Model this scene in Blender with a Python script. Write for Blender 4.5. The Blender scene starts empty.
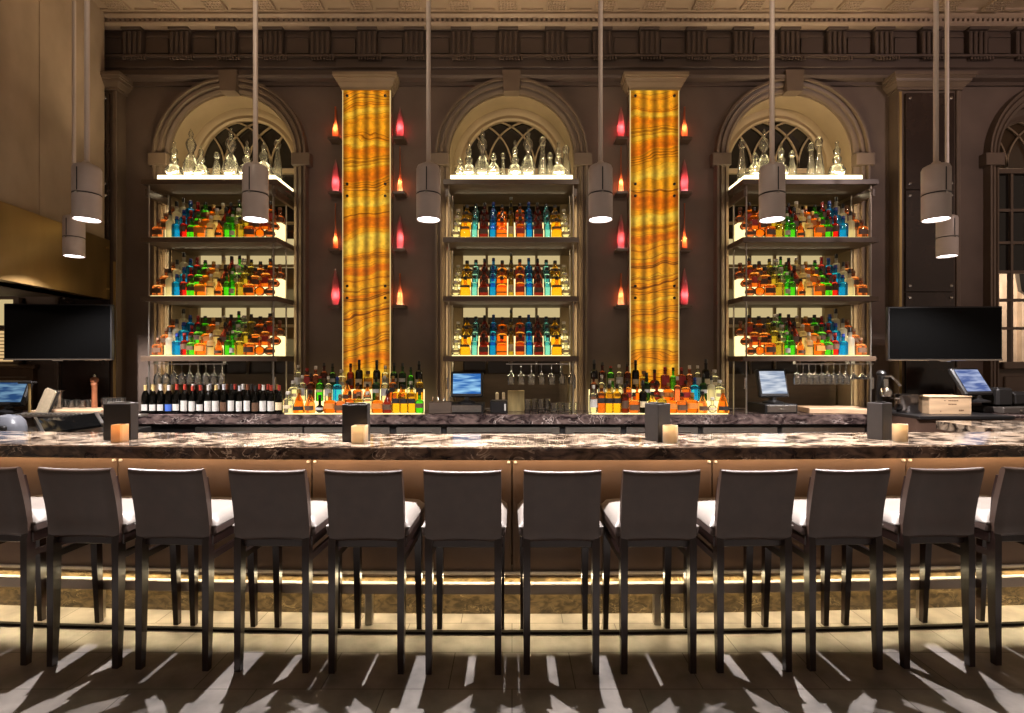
import bpy, math, random
from mathutils import Matrix, Vector
R = random.Random(7)
S = bpy.context.scene
COL = S.collection
# ---------------------------------------------------------------- camera
F = 510.0            # focal length in pixels at 1024 wide
EYE = 1.6
HZ = 360.0           # horizon row
cam = bpy.data.cameras.new('camera'); cam.sensor_width = 36; cam.lens = 36 * F / 1024
cam.shift_y = 3.5 / 1024; cam.clip_start = 0.05
co = bpy.data.objects.new('camera', cam); co.location = (0, 0, EYE); co.rotation_euler = (math.pi / 2, 0, 0)
COL.objects.link(co); S.camera = co
# ---------------------------------------------------------------- colour management
S.view_settings.view_transform = 'Standard'; S.view_settings.look = 'None'
S.view_settings.exposure = 0.0; S.view_settings.gamma = 1.0; S.view_settings.use_curve_mapping = False
S.cycles.use_denoising = True
S.cycles.max_bounces = 10; S.cycles.transparent_max_bounces = 24; S.cycles.transmission_bounces = 10
S.cycles.caustics_reflective = False; S.cycles.caustics_refractive = False
S.cycles.sample_clamp_indirect = 4.0
# ---------------------------------------------------------------- world
W = bpy.data.worlds.new('room_air'); S.world = W; W.use_nodes = True
bg = W.node_tree.nodes['Background']; bg.inputs[0].default_value = (1.0, 0.75, 0.57, 1); bg.inputs[1].default_value = 0.24
# ---------------------------------------------------------------- layout numbers
C_BAR = 0.0105                     # the bar front is gently bowed towards the room
C_ST = 0.012                      # the row of stools bows a little more
def bow(x): return C_BAR * x * x
def bows(x): return C_ST * x * x
YW = 5.64                         # plane of the back wall
XB = [-3.085, -0.005, 3.07, 6.05]  # centres of the arched bays
XS = [-3.12, -0.01, 3.075]        # centres of the shelf units standing in them
SPR = 3.85                        # springing of the arches
RIN, ROUT = 0.69, 0.835
YC = 5.15; ZC = 1.05              # front edge and top of the back counter
ZB = 1.09                         # top of the bar
def P(px, py, Y): return ((px - 512) * Y / F, Y, EYE - (py - HZ) * Y / F)
def PX(px, Y): return (px - 512) * Y / F
def PZ(py, Y): return EYE - (py - HZ) * Y / F

# ---------------------------------------------------------------- lamps
def spot(name, loc, watts, col, angle, blend, rad, rot=(0, 0, 0)):
    l = bpy.data.lights.new(name, 'SPOT'); l.energy = watts; l.color = col; l.spot_size = math.radians(angle)
    l.spot_blend = blend; l.shadow_soft_size = rad
    o = bpy.data.objects.new(name, l); o.location = loc; o.rotation_euler = rot; COL.objects.link(o); return o
def area(name, loc, watts, col, sx, sy, rot=(0, 0, 0), spread=180):
    l = bpy.data.lights.new(name, 'AREA'); l.shape = 'RECTANGLE'; l.size = sx; l.size_y = sy; l.energy = watts; l.color = col
    l.spread = math.radians(spread)
    o = bpy.data.objects.new(name, l); o.location = loc; o.rotation_euler = rot; COL.objects.link(o); return o
def point(name, loc, watts, col, rad):
    l = bpy.data.lights.new(name, 'POINT'); l.energy = watts; l.color = col; l.shadow_soft_size = rad
    o = bpy.data.objects.new(name, l); o.location = loc; COL.objects.link(o); return o
WARM = (1.0, 0.62, 0.30); AMB = (1.0, 0.52, 0.22); CREAM = (1.0, 0.80, 0.50); COOL = (1.0, 0.93, 0.92)
# strips of light under the bar overhang and under the bar panel
for k in range(9):
    x = -4.4 + k * 1.1; sl = -math.atan(2 * C_BAR * x)
    area('overhang_strip_lamp', (x, 3.115 + bow(x), 1.005), 1.5, (1.0, 0.64, 0.36), 1.1, 0.02, (math.radians(28), 0, -sl))
    area('toe_strip_lamp', (x, 3.195 + bow(x), 0.238), 5.6, (1.0, 0.78, 0.44), 1.1, 0.016, (math.radians(-30), 0, -sl))
    area('rail_strip_lamp', (x, 3.148 + bow(x), 0.276), 1.0, (1.0, 0.82, 0.52), 1.1, 0.008, (math.radians(-55), 0, -sl))
# unseen fill spots, added to brighten the back wall and cornice
for x, wt, wc in ((-4.5, 60, (1.0, .78, .58)), (-1.5, 70, (1.0, .78, .58)), (1.5, 70, (1.0, .78, .6)), (5.4, 190, (1.0, .74, .68))):
    spot('wall_fill_lamp', (x, 1.6, 4.4), wt, wc, 100, 0.9, 0.15, (math.radians(84), 0, 0))

# strips on top of the shelf units, shining up at the arches and the cornice
for x in XS: area('arch_uplight_lamp', (x, 5.285, 3.53), 17, (1.0, 0.76, 0.46), 1.2, 0.03, (math.radians(180 - 8), 0, 0), 160)
# ---------------------------------------------------------------- mesh building
class MB:
    def __init__(s): s.v = []; s.f = []; s.m = []; s.mi = 0
    def add(s, vs, fs, M=None):
        o = len(s.v)
        s.v += [tuple(M @ Vector(v)) for v in vs] if M is not None else [tuple(v) for v in vs]
        s.f += [tuple(o + i for i in f) for f in fs]; s.m += [s.mi] * len(fs); return s
    def box(s, x0, x1, y0, y1, z0, z1, c=0.0, M=None):
        if x0 > x1: x0, x1 = x1, x0
        if y0 > y1: y0, y1 = y1, y0
        if z0 > z1: z0, z1 = z1, z0
        c = min(c, (x1 - x0) * .45, (y1 - y0) * .45, (z1 - z0) * .45)
        if c <= 0:
            vs = [(x, y, z) for x in (x0, x1) for y in (y0, y1) for z in (z0, z1)]
            return s.add(vs, [(0, 1, 3, 2), (4, 6, 7, 5), (0, 4, 5, 1), (2, 3, 7, 6), (0, 2, 6, 4), (1, 5, 7, 3)], M)
        X, Y, Z = (x0, x1), (y0, y1), (z0, z1); vs = []; ix = {}
        for i in (0, 1):
            for j in (0, 1):
                for k in (0, 1):
                    dx = c if i == 0 else -c; dy = c if j == 0 else -c; dz = c if k == 0 else -c
                    ix[i, j, k] = len(vs)
                    vs += [(X[i], Y[j] + dy, Z[k] + dz), (X[i] + dx, Y[j], Z[k] + dz), (X[i] + dx, Y[j] + dy, Z[k])]
        fs = []
        q = lambda i, j, k, a: ix[i, j, k] + a
        for i in (0, 1):
            f = [q(i, 0, 0, 0), q(i, 0, 1, 0), q(i, 1, 1, 0), q(i, 1, 0, 0)]; fs.append(f if i == 0 else f[::-1])
            f = [q(0, i, 0, 1), q(1, i, 0, 1), q(1, i, 1, 1), q(0, i, 1, 1)]; fs.append(f if i == 0 else f[::-1])
            f = [q(0, 0, i, 2), q(0, 1, i, 2), q(1, 1, i, 2), q(1, 0, i, 2)]; fs.append(f if i == 0 else f[::-1])
        for a in (0, 1):
            for b in (0, 1):
                fs.append([q(a, b, 0, 0), q(a, b, 0, 1), q(a, b, 1, 1), q(a, b, 1, 0)])
                fs.append([q(a, 0, b, 0), q(a, 0, b, 2), q(a, 1, b, 2), q(a, 1, b, 0)])
                fs.append([q(0, a, b, 1), q(0, a, b, 2), q(1, a, b, 2), q(1, a, b, 1)])
                for k in (0, 1): fs.append([q(a, b, k, 0), q(a, b, k, 1), q(a, b, k, 2)])
        return s.add(vs, fs, M)
    def prism(s, poly, a0, a1, axis='x', M=None):
        """polygon (two coords) swept along axis: x -> (y,z) poly, y -> (x,z) poly, z -> (x,y) poly"""
        n = len(poly); vs = []
        for a in (a0, a1):
            for (u, w) in poly: vs.append({'x': (a, u, w), 'y': (u, a, w), 'z': (u, w, a)}[axis])
        fs = [tuple(range(n))[::-1], tuple(range(n, 2 * n))]
        for i in range(n): j = (i + 1) % n; fs.append((i, j, n + j, n + i))
        return s.add(vs, fs, M)
    def lathe(s, prof, seg=14, sq=0, M=None, a0=0.0, a1=None, fy=1.0, caps=True):
        full = a1 is None; a1 = a0 + 2 * math.pi if full else a1
        n = seg if full else seg + 1; vs = []
        for (r, z) in prof:
            for i in range(n):
                t = a0 + (a1 - a0) * i / seg; ct, st = math.cos(t), math.sin(t)
                k = 1.0 if not sq else 1.0 / (abs(ct) ** sq + abs(st) ** sq) ** (1.0 / sq)
                vs.append((r * k * ct, r * k * st * fy, z))
        fs = []
        for j in range(len(prof) - 1):
            for i in range(seg):
                i2 = (i + 1) % n
                fs.append((j * n + i, j * n + i2, (j + 1) * n + i2, (j + 1) * n + i))
        if full and caps:
            if prof[0][0] > 1e-5: fs.append(tuple(range(n))[::-1])
            if prof[-1][0] > 1e-5: fs.append(tuple(range((len(prof) - 1) * n, len(prof) * n)))
        return s.add(vs, fs, M)
    def tube(s, pts, r, seg=8, M=None, closed=False, flat=None):
        pts = [Vector(p) for p in pts]; n = len(pts); vs = []
        for i, p in enumerate(pts):
            a = pts[(i - 1) % n] if closed or i > 0 else p; b = pts[(i + 1) % n] if closed or i < n - 1 else p
            t = (b - a).normalized(); up = Vector((0, 0, 1)) if abs(t.z) < .95 else Vector((0, 1, 0))
            u = t.cross(up).normalized(); w = u.cross(t).normalized()
            rr = r[i] if isinstance(r, (list, tuple)) else r
            for k in range(seg):
                th = 2 * math.pi * (k + .5) / seg; vs.append(p + u * rr * math.cos(th) + w * rr * math.sin(th))
        fs = []; m = n if closed else n - 1
        for i in range(m):
            for k in range(seg):
                a = i * seg + k; b = i * seg + (k + 1) % seg; c = ((i + 1) % n) * seg + (k + 1) % seg; d = ((i + 1) % n) * seg + k
                fs.append((a, b, c, d))
        if not closed: fs += [tuple(range(seg))[::-1], tuple(range((n - 1) * seg, n * seg))]
        return s.add(vs, fs, M)
    def merge(s, o, M, mats_map):
        off = len(s.v); s.v += [tuple(M @ Vector(v)) for v in o.v]; s.f += [tuple(off + i for i in f) for f in o.f]
        s.m += [mats_map] * len(o.f); return s
    def mesh(s, name, mats, smooth=35):
        me = bpy.data.meshes.new(name); me.from_pydata(s.v, [], s.f)
        for m in (mats if isinstance(mats, (list, tuple)) else [mats]): me.materials.append(m)
        me.polygons.foreach_set('material_index', s.m)
        import bmesh
        b = bmesh.new(); b.from_mesh(me); bmesh.ops.recalc_face_normals(b, faces=b.faces); b.to_mesh(me); b.free()
        if smooth:
            me.polygons.foreach_set('use_smooth', [True] * len(me.polygons)); me.set_sharp_from_angle(angle=math.radians(smooth))
        me.update(); return me
    def build(s, name, mats, parent=None, loc=(0, 0, 0), rz=0, smooth=35):
        return put(name, s.mesh(name, mats, smooth), parent, loc, rz)
def put(name, me, parent=None, loc=(0, 0, 0), rz=0):
    o = bpy.data.objects.new(name, me); COL.objects.link(o); o.location = loc; o.rotation_euler = (0, 0, rz)
    if parent is not None: o.parent = parent
    return o
def tag(o, label, cat, group=None, kind=None):
    o['label'] = label; o['category'] = cat
    if group: o['group'] = group
    if kind: o['kind'] = kind
    return o
def empty(name, label, cat, loc, rz=0, group=None):
    o = put(name, None, None, loc, rz); o.empty_display_size = .05; return tag(o, label, cat, group)
def struct(o, label=None, cat=None):
    o['kind'] = 'structure'
    if label: o['label'] = label
    if cat: o['category'] = cat
    return o
ORD = ['first', 'second', 'third', 'fourth', 'fifth', 'sixth', 'seventh', 'eighth', 'ninth', 'tenth', 'eleventh', 'twelfth',
       'thirteenth', 'fourteenth', 'fifteenth', 'sixteenth', 'seventeenth', 'eighteenth', 'nineteenth', 'twentieth']

# ---------------------------------------------------------------- materials
def newmat(name):
    m = bpy.data.materials.new(name); m.use_nodes = True; nt = m.node_tree; nt.nodes.clear()
    out = nt.nodes.new('ShaderNodeOutputMaterial'); return m, nt, out
def pbr(name, col, rough=.5, metal=0.0, spec=.5, noise=0.0, nscale=8.0, bump=0.0, bscale=60.0, coat=0.0, stretch=(1, 1, 1), emit=None, es=0.0):
    m, nt, out = newmat(name); b = nt.nodes.new('ShaderNodeBsdfPrincipled'); nt.links.new(b.outputs[0], out.inputs[0])
    b.inputs['Base Color'].default_value = (*col, 1); b.inputs['Roughness'].default_value = rough
    b.inputs['Metallic'].default_value = metal; b.inputs['Specular IOR Level'].default_value = spec
    b.inputs['Coat Weight'].default_value = coat; b.inputs['Coat Roughness'].default_value = .1
    if emit: b.inputs['Emission Color'].default_value = (*emit, 1); b.inputs['Emission Strength'].default_value = es
    g = nt.nodes.new('ShaderNodeNewGeometry'); mp = nt.nodes.new('ShaderNodeMapping'); mp.inputs['Scale'].default_value = stretch
    nt.links.new(g.outputs['Position'], mp.inputs[0])
    if noise:
        n = nt.nodes.new('ShaderNodeTexNoise'); n.inputs['Scale'].default_value = nscale; n.inputs['Detail'].default_value = 6
        nt.links.new(mp.outputs[0], n.inputs[0]); r = nt.nodes.new('ShaderNodeValToRGB')
        r.color_ramp.elements[0].position = .3; r.color_ramp.elements[1].position = .7
        r.color_ramp.elements[0].color = (*[c * (1 - noise) for c in col], 1); r.color_ramp.elements[1].color = (*[min(1, c * (1 + noise)) for c in col], 1)
        nt.links.new(n.outputs[0], r.inputs[0]); nt.links.new(r.outputs[0], b.inputs['Base Color'])
    if bump:
        n = nt.nodes.new('ShaderNodeTexNoise'); n.inputs['Scale'].default_value = bscale; nt.links.new(mp.outputs[0], n.inputs[0])
        bm = nt.nodes.new('ShaderNodeBump'); bm.inputs['Strength'].default_value = bump; bm.inputs['Distance'].default_value = .01
        nt.links.new(n.outputs[0], bm.inputs['Height']); nt.links.new(bm.outputs[0], b.inputs['Normal'])
    return m
def glow(name, col, st):
    m, nt, out = newmat(name); e = nt.nodes.new('ShaderNodeEmission'); e.inputs[0].default_value = (*col, 1); e.inputs[1].default_value = st
    nt.links.new(e.outputs[0], out.inputs[0]); return m
def glass(name, col, body=.22, rough=.06, gl=1.0):
    """coloured bottle glass: lets light through tinted, a little cloudy, with a glossy skin"""
    m, nt, out = newmat(name); N = nt.nodes.new; L = nt.links.new
    t = N('ShaderNodeBsdfTransparent'); t.inputs[0].default_value = (*col, 1)
    tl = N('ShaderNodeBsdfTranslucent'); tl.inputs[0].default_value = (*[c ** .8 for c in col], 1)
    d = N('ShaderNodeBsdfDiffuse'); d.inputs[0].default_value = (*[c * .6 for c in col], 1)
    a = N('ShaderNodeMixShader'); a.inputs[0].default_value = .3; L(tl.outputs[0], a.inputs[1]); L(d.outputs[0], a.inputs[2])
    b = N('ShaderNodeMixShader'); b.inputs[0].default_value = body; L(t.outputs[0], b.inputs[1]); L(a.outputs[0], b.inputs[2])
    g = N('ShaderNodeBsdfGlossy'); g.inputs[0].default_value = (1, 1, 1, 1); g.inputs[1].default_value = rough
    fr = N('ShaderNodeFresnel'); fr.inputs[0].default_value = 1.45
    c = N('ShaderNodeMixShader'); mu = N('ShaderNodeMath'); mu.operation = 'MULTIPLY'; mu.inputs[1].default_value = gl
    L(fr.outputs[0], mu.inputs[0]); L(mu.outputs[0], c.inputs[0]); L(b.outputs[0], c.inputs[1]); L(g.outputs[0], c.inputs[2]); L(c.outputs[0], out.inputs[0])
    return m
def marble(name, dark, mid, vein, rough=.12, scale=1.0, lo=.38, hi=.66):
    m, nt, out = newmat(name); N = nt.nodes.new; L = nt.links.new
    b = N('ShaderNodeBsdfPrincipled'); L(b.outputs[0], out.inputs[0]); b.inputs['Roughness'].default_value = rough
    b.inputs['Specular IOR Level'].default_value = .6
    g = N('ShaderNodeNewGeometry'); mp = N('ShaderNodeMapping'); mp.inputs['Scale'].default_value = (scale * .8, scale * 1.3, scale * 1.4); L(g.outputs['Position'], mp.inputs[0])
    n1 = N('ShaderNodeTexNoise'); n1.inputs['Scale'].default_value = 7; n1.inputs['Detail'].default_value = 9; n1.inputs['Distortion'].default_value = 1.2; L(mp.outputs[0], n1.inputs[0])
    r1 = N('ShaderNodeValToRGB'); r1.color_ramp.elements[0].position = lo; r1.color_ramp.elements[0].color = (*dark, 1); r1.color_ramp.elements[1].position = hi; r1.color_ramp.elements[1].color = (*mid, 1); L(n1.outputs[0], r1.inputs[0])
    n2 = N('ShaderNodeTexNoise'); n2.inputs['Scale'].default_value = 4.5; n2.inputs['Detail'].default_value = 5; n2.inputs['Distortion'].default_value = 2.5; L(mp.outputs[0], n2.inputs[0])
    r2 = N('ShaderNodeValToRGB'); e = r2.color_ramp.elements; e[0].position = .47; e[0].color = (0, 0, 0, 1); e[1].position = .53; e[1].color = (0, 0, 0, 1)
    k = e.new(.5); k.color = (1, 1, 1, 1); L(n2.outputs[0], r2.inputs[0])
    n3 = N('ShaderNodeTexNoise'); n3.inputs['Scale'].default_value = 3; L(mp.outputs[0], n3.inputs[0])
    r3 = N('ShaderNodeValToRGB'); r3.color_ramp.elements[0].position = .5; r3.color_ramp.elements[1].position = .68; L(n3.outputs[0], r3.inputs[0])
    mu = N('ShaderNodeMath'); mu.operation = 'MULTIPLY'; L(r2.outputs[0], mu.inputs[0]); L(r3.outputs[0], mu.inputs[1])
    mx = N('ShaderNodeMix'); mx.data_type = 'RGBA'; mx.inputs[7].default_value = (*vein, 1); L(mu.outputs[0], mx.inputs[0]); L(r1.outputs[0], mx.inputs[6]); L(mx.outputs[2], b.inputs['Base Color'])
    return m
M = {}
M['plaster'] = pbr('taupe_plaster', (.120, .085, .065), .62, noise=.22, nscale=2.2, bump=.05, bscale=40)
M['trim'] = pbr('painted_trim', (.125, .088, .062), .45, noise=.1, nscale=5)
M['frieze'] = pbr('dark_frieze', (.085, .060, .047), .45, noise=.1, nscale=5)
M['reveal'] = pbr('niche_plaster', (.26, .19, .115), .55, noise=.1, nscale=4)
M['soffit'] = pbr('cornice_soffit', (.34, .25, .175), .55, noise=.1, nscale=4)
M['stone'] = pbr('tan_stone', (.37, .275, .195), .5, noise=.22, nscale=2.5, stretch=(1, 1, .6), bump=.04, bscale=25)
M['bronze'] = pbr('bronze_panel', (.30, .19, .075), .33, metal=.85, noise=.2, nscale=3, stretch=(1, 1, .3))
M['panel'] = pbr('dark_lacquer', (.03, .018, .014), .22, noise=.2, nscale=3, coat=.3)
M['brass'] = pbr('brass_trim', (.55, .40, .17), .3, metal=.9)
M['steel'] = pbr('brushed_steel', (.55, .52, .48), .28, metal=1.0, noise=.08, nscale=30)
M['postmetal'] = pbr('shelf_post_metal', (.34, .31, .27), .4, metal=.9)
M['railmetal'] = pbr('foot_rail_metal', (.42, .36, .30), .42, metal=.55)
M['stripmetal'] = pbr('dark_strip', (.02, .016, .013), .85, spec=.1)
M['chrome'] = pbr('polished_metal', (.75, .72, .68), .12, metal=1.0)
M['blackplastic'] = pbr('black_plastic', (.012, .011, .011), .35)
M['screenblack'] = pbr('glossy_screen', (.002, .002, .002), .08, spec=.08)
M['shelfwood'] = pbr('shelf_wood', (.075, .05, .033), .55, noise=.25, nscale=6, stretch=(.4, 3, 3))
M['shelfedge'] = pbr('shelf_edge', (.085, .055, .036), .3, noise=.2, nscale=6, stretch=(.3, 3, 6))
M['stoolwood'] = pbr('espresso_wood', (.016, .008, .007), .28, noise=.3, nscale=14, stretch=(6, 6, .6), coat=.25)
M['leather'] = pbr('brown_leather', (.048, .028, .020), .4, noise=.15, nscale=12, bump=.08, bscale=220, coat=.22)
M['cream_leather'] = pbr('cream_leather', (.19, .168, .15), .42, noise=.06, nscale=10, bump=.08, bscale=200)
M['seat_side'] = pbr('seat_welt_leather', (.05, .033, .028), .4, noise=.15, nscale=12)
M['barpanel'] = pbr('bar_front_panel', (.155, .10, .064), .42, noise=.2, nscale=3, stretch=(1, 1, .5), bump=.03, bscale=90)
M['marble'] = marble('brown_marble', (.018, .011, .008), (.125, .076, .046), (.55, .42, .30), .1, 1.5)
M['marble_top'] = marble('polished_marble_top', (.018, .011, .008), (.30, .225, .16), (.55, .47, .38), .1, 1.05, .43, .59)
M['marble_base'] = marble('brown_marble_base', (.05, .035, .016), (.20, .14, .07), (.5, .38, .2), .3, 2.2)
M['counter_marble'] = marble('back_counter_marble', (.02, .013, .013), (.13, .09, .08), (.6, .5, .45), .14, 1.4)
M['pendant'] = pbr('pendant_enamel', (.56, .49, .45), .38, noise=.05, nscale=10)
M['rod'] = pbr('pendant_rod_enamel', (.62, .53, .46), .35)
M['pendant_glow'] = glow('pendant_lens', (1, .95, .95), 12)
M['riser'] = glow('lit_acrylic', (1.0, .80, .36), 1.8)
M['plinth'] = glow('lit_plinth', (1.0, .84, .48), 3.2)
M['cap_black'] = pbr('black_cap', (.012, .01, .01), .35)
M['cap_white'] = pbr('white_cap', (.7, .66, .58), .4)
M['cap_gold'] = pbr('gold_cap', (.6, .4, .12), .3, metal=.8)
M['cap_red'] = pbr('red_cap', (.4, .03, .02), .4)
M['cap_blue'] = pbr('blue_cap', (.02, .05, .3), .4)
M['cap_wood'] = pbr('cork_cap', (.2, .1, .05), .6)
M['label_white'] = pbr('white_label', (.52, .50, .46), .6, noise=.12, nscale=60)
M['label_cream'] = pbr('cream_label', (.62, .5, .3), .6, noise=.15, nscale=60)
M['label_black'] = pbr('black_label', (.015, .012, .012), .5)
M['label_brown'] = pbr('brown_label', (.10, .05, .025), .5, noise=.2, nscale=60)
M['label_red'] = pbr('red_label', (.4, .03, .025), .5)
M['label_blue'] = pbr('blue_label', (.05, .12, .45), .5)
M['label_orange'] = pbr('orange_label', (.6, .2, .03), .5)
G = {}
for k, c in dict(amber=(.82, .37, .09), orange=(.97, .42, .05), yellow=(.98, .70, .10), brown=(.42, .13, .05), darkred=(.45, .10, .06),
                 green=(.24, .82, .10), darkgreen=(.08, .22, .05), blue=(.03, .52, 1.0), deepblue=(.03, .16, .85), teal=(.42, .86, .98),
                 red=(.85, .09, .06), clear=(.93, .93, .80), olive=(.66, .56, .14), pink=(.95, .45, .28), copper=(.80, .40, .20), black=(.05, .03, .02)).items():
    G[k] = glass(k + '_glass', c)
G['frost'] = glass('frosted_glass', (.97, .93, .78), body=.6, rough=.3, gl=.6)
G['cream'] = glass('cream_glass', (.97, .83, .52), body=.6, rough=.25, gl=.6)
G['wine'] = glass('wine_bottle_glass', (.05, .045, .03), body=.15, rough=.05)
M['crystal'] = glass('clear_crystal', (.95, .95, .86), body=.14, rough=.03, gl=3.0)
M['stem'] = glass('clear_stemware', (.93, .92, .88), body=.05, rough=.04, gl=4.0)
M['vase_red'] = glass('red_art_glass', (1.0, .16, .20), body=.6, rough=.08)
M['vase_orange'] = glass('orange_art_glass', (1.0, .30, .10), body=.6, rough=.08)
M['vase_clear'] = glass('clear_art_glass', (1.0, .72, .72), body=.35, rough=.05, gl=1.8)

# floor tiles
def floor_mat():
    m, nt, out = newmat('grey_stone_tiles'); N = nt.nodes.new; L = nt.links.new
    b = N('ShaderNodeBsdfPrincipled'); L(b.outputs[0], out.inputs[0]); b.inputs['Roughness'].default_value = .42
    g = N('ShaderNodeNewGeometry'); br = N('ShaderNodeTexBrick'); br.inputs['Scale'].default_value = 1.0
    br.inputs['Brick Width'].default_value = .62; br.inputs['Row Height'].default_value = .31; br.inputs['Mortar Size'].default_value = .0025
    br.inputs['Color1'].default_value = (.29, .265, .245, 1); br.inputs['Color2'].default_value = (.25, .226, .207, 1); br.inputs['Mortar'].default_value = (.08, .07, .062, 1)
    L(g.outputs['Position'], br.inputs['Vector'])
    n = N('ShaderNodeTexNoise'); n.inputs['Scale'].default_value = 5; n.inputs['Detail'].default_value = 8; L(g.outputs['Position'], n.inputs[0])
    r = N('ShaderNodeValToRGB'); r.color_ramp.elements[0].position = .35; r.color_ramp.elements[0].color = (.6, .6, .6, 1); r.color_ramp.elements[1].position = .7; r.color_ramp.elements[1].color = (1.25, 1.22, 1.18, 1); L(n.outputs[0], r.inputs[0])
    mx = N('ShaderNodeMix'); mx.data_type = 'RGBA'; mx.blend_type = 'MULTIPLY'; mx.inputs[0].default_value = 1; L(br.outputs[0], mx.inputs[6]); L(r.outputs[0], mx.inputs[7]); L(mx.outputs[2], b.inputs['Base Color'])
    return m
M['floor'] = floor_mat()
def onyx_mat():
    """stone lit from behind by a row of four tubes; brown veins run across"""
    m, nt, out = newmat('backlit_onyx'); N = nt.nodes.new; L = nt.links.new
    tc = N('ShaderNodeTexCoord'); g = N('ShaderNodeNewGeometry'); sp = N('ShaderNodeSeparateXYZ'); L(tc.outputs['Object'], sp.inputs[0])
    co_ = N('ShaderNodeMath'); co_.operation = 'MULTIPLY'; co_.inputs[1].default_value = 2 * math.pi / .118; L(sp.outputs[0], co_.inputs[0])
    ph = N('ShaderNodeMath'); ph.operation = 'ADD'; ph.inputs[1].default_value = math.pi; L(co_.outputs[0], ph.inputs[0])
    cs = N('ShaderNodeMath'); cs.operation = 'COSINE'; L(ph.outputs[0], cs.inputs[0])
    tb = N('ShaderNodeMapRange'); tb.inputs[1].default_value = -1; tb.inputs[2].default_value = 1; tb.inputs[3].default_value = .33; tb.inputs[4].default_value = 1.06; L(cs.outputs[0], tb.inputs[0])
    wv = N('ShaderNodeTexNoise'); wv.inputs['Scale'].default_value = 1.6; wv.inputs['Detail'].default_value = 3; L(g.outputs['Position'], wv.inputs[0])
    sg = N('ShaderNodeSeparateXYZ'); L(g.outputs['Position'], sg.inputs[0])
    w1 = N('ShaderNodeMath'); w1.operation = 'MULTIPLY_ADD'; w1.inputs[1].default_value = .42; L(wv.outputs[0], w1.inputs[0]); L(sg.outputs[2], w1.inputs[2])
    w2 = N('ShaderNodeMath'); w2.operation = 'MULTIPLY_ADD'; w2.inputs[1].default_value = -.10; L(sg.outputs[0], w2.inputs[0]); L(w1.outputs[0], w2.inputs[2])
    n = N('ShaderNodeTexNoise'); n.noise_dimensions = '1D'; n.inputs['Scale'].default_value = 4.2; n.inputs['Detail'].default_value = 4; n.inputs['Roughness'].default_value = .6; L(w2.outputs[0], n.inputs['W'])
    r = N('ShaderNodeValToRGB'); e = r.color_ramp.elements
    e[0].position = .25; e[0].color = (.70, .12, .004, 1); e[1].position = .78; e[1].color = (1.0, .62, .06, 1)
    for p, c in ((.38, (.88, .22, .006, 1)), (.44, (.95, .30, .008, 1)), (.455, (.20, .04, .002, 1)), (.47, (.92, .30, .008, 1)), (.55, (.98, .40, .015, 1)), (.565, (.40, .10, .004, 1)), (.58, (.98, .44, .02, 1))):
        k = e.new(p); k.color = c
    L(n.outputs[0], r.inputs[0])
    n2 = N('ShaderNodeTexNoise'); n2.inputs['Scale'].default_value = 22; n2.inputs['Detail'].default_value = 4; L(g.outputs['Position'], n2.inputs[0])
    r2 = N('ShaderNodeMapRange'); r2.inputs[1].default_value = .3; r2.inputs[2].default_value = .7; r2.inputs[3].default_value = .72; r2.inputs[4].default_value = 1.2; L(n2.outputs[0], r2.inputs[0])
    ms = N('ShaderNodeMath'); ms.operation = 'MULTIPLY'; L(tb.outputs[0], ms.inputs[0]); L(r2.outputs[0], ms.inputs[1])
    em = N('ShaderNodeEmission'); L(r.outputs[0], em.inputs[0]); L(ms.outputs[0], em.inputs[1])
    gl = N('ShaderNodeBsdfGlossy'); gl.inputs[1].default_value = .15; gl.inputs[0].default_value = (.05, .05, .05, 1)
    ad = N('ShaderNodeAddShader'); L(em.outputs[0], ad.inputs[0]); L(gl.outputs[0], ad.inputs[1]); L(ad.outputs[0], out.inputs[0])
    return m
M['onyx'] = onyx_mat()

# ================================================================ SETTING
b = MB(); b.box(-7.5, 9, -4, 12, -.05, 0); struct(b.build('floor', M['floor'], smooth=0))
b = MB(); b.box(-7.5, 9, -4, 5.05, 5.42, 5.5); struct(b.build('ceiling', M['soffit'], smooth=0))
# back wall with four arched openings
b = MB()
edges = []
x0 = -7.2
for xc in XB:
    b.box(x0, xc - RIN, YW, YW + .36, 0, 5.45); x0 = xc + RIN
b.box(x0, 9, YW, YW + .36, 0, 5.45)
for xc in XB:
    n = 32; bot = []
    for i in range(n + 1):
        t = math.pi * (1 - i / n); bot.append((xc + RIN * math.cos(t), SPR + RIN * math.sin(t)))
    for i in range(n):
        (xa, za), (xb, zb) = bot[i], bot[i + 1]
        b.prism([(xa, za), (xb, zb), (xb, 5.45), (xa, 5.45)], YW, YW + .36, 'y')
    b.box(xc - RIN, xc + RIN, YW + .02, YW + .36, 0, ZC - .02)
struct(b.build('wall_back', M['plaster'], smooth=0))
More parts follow.
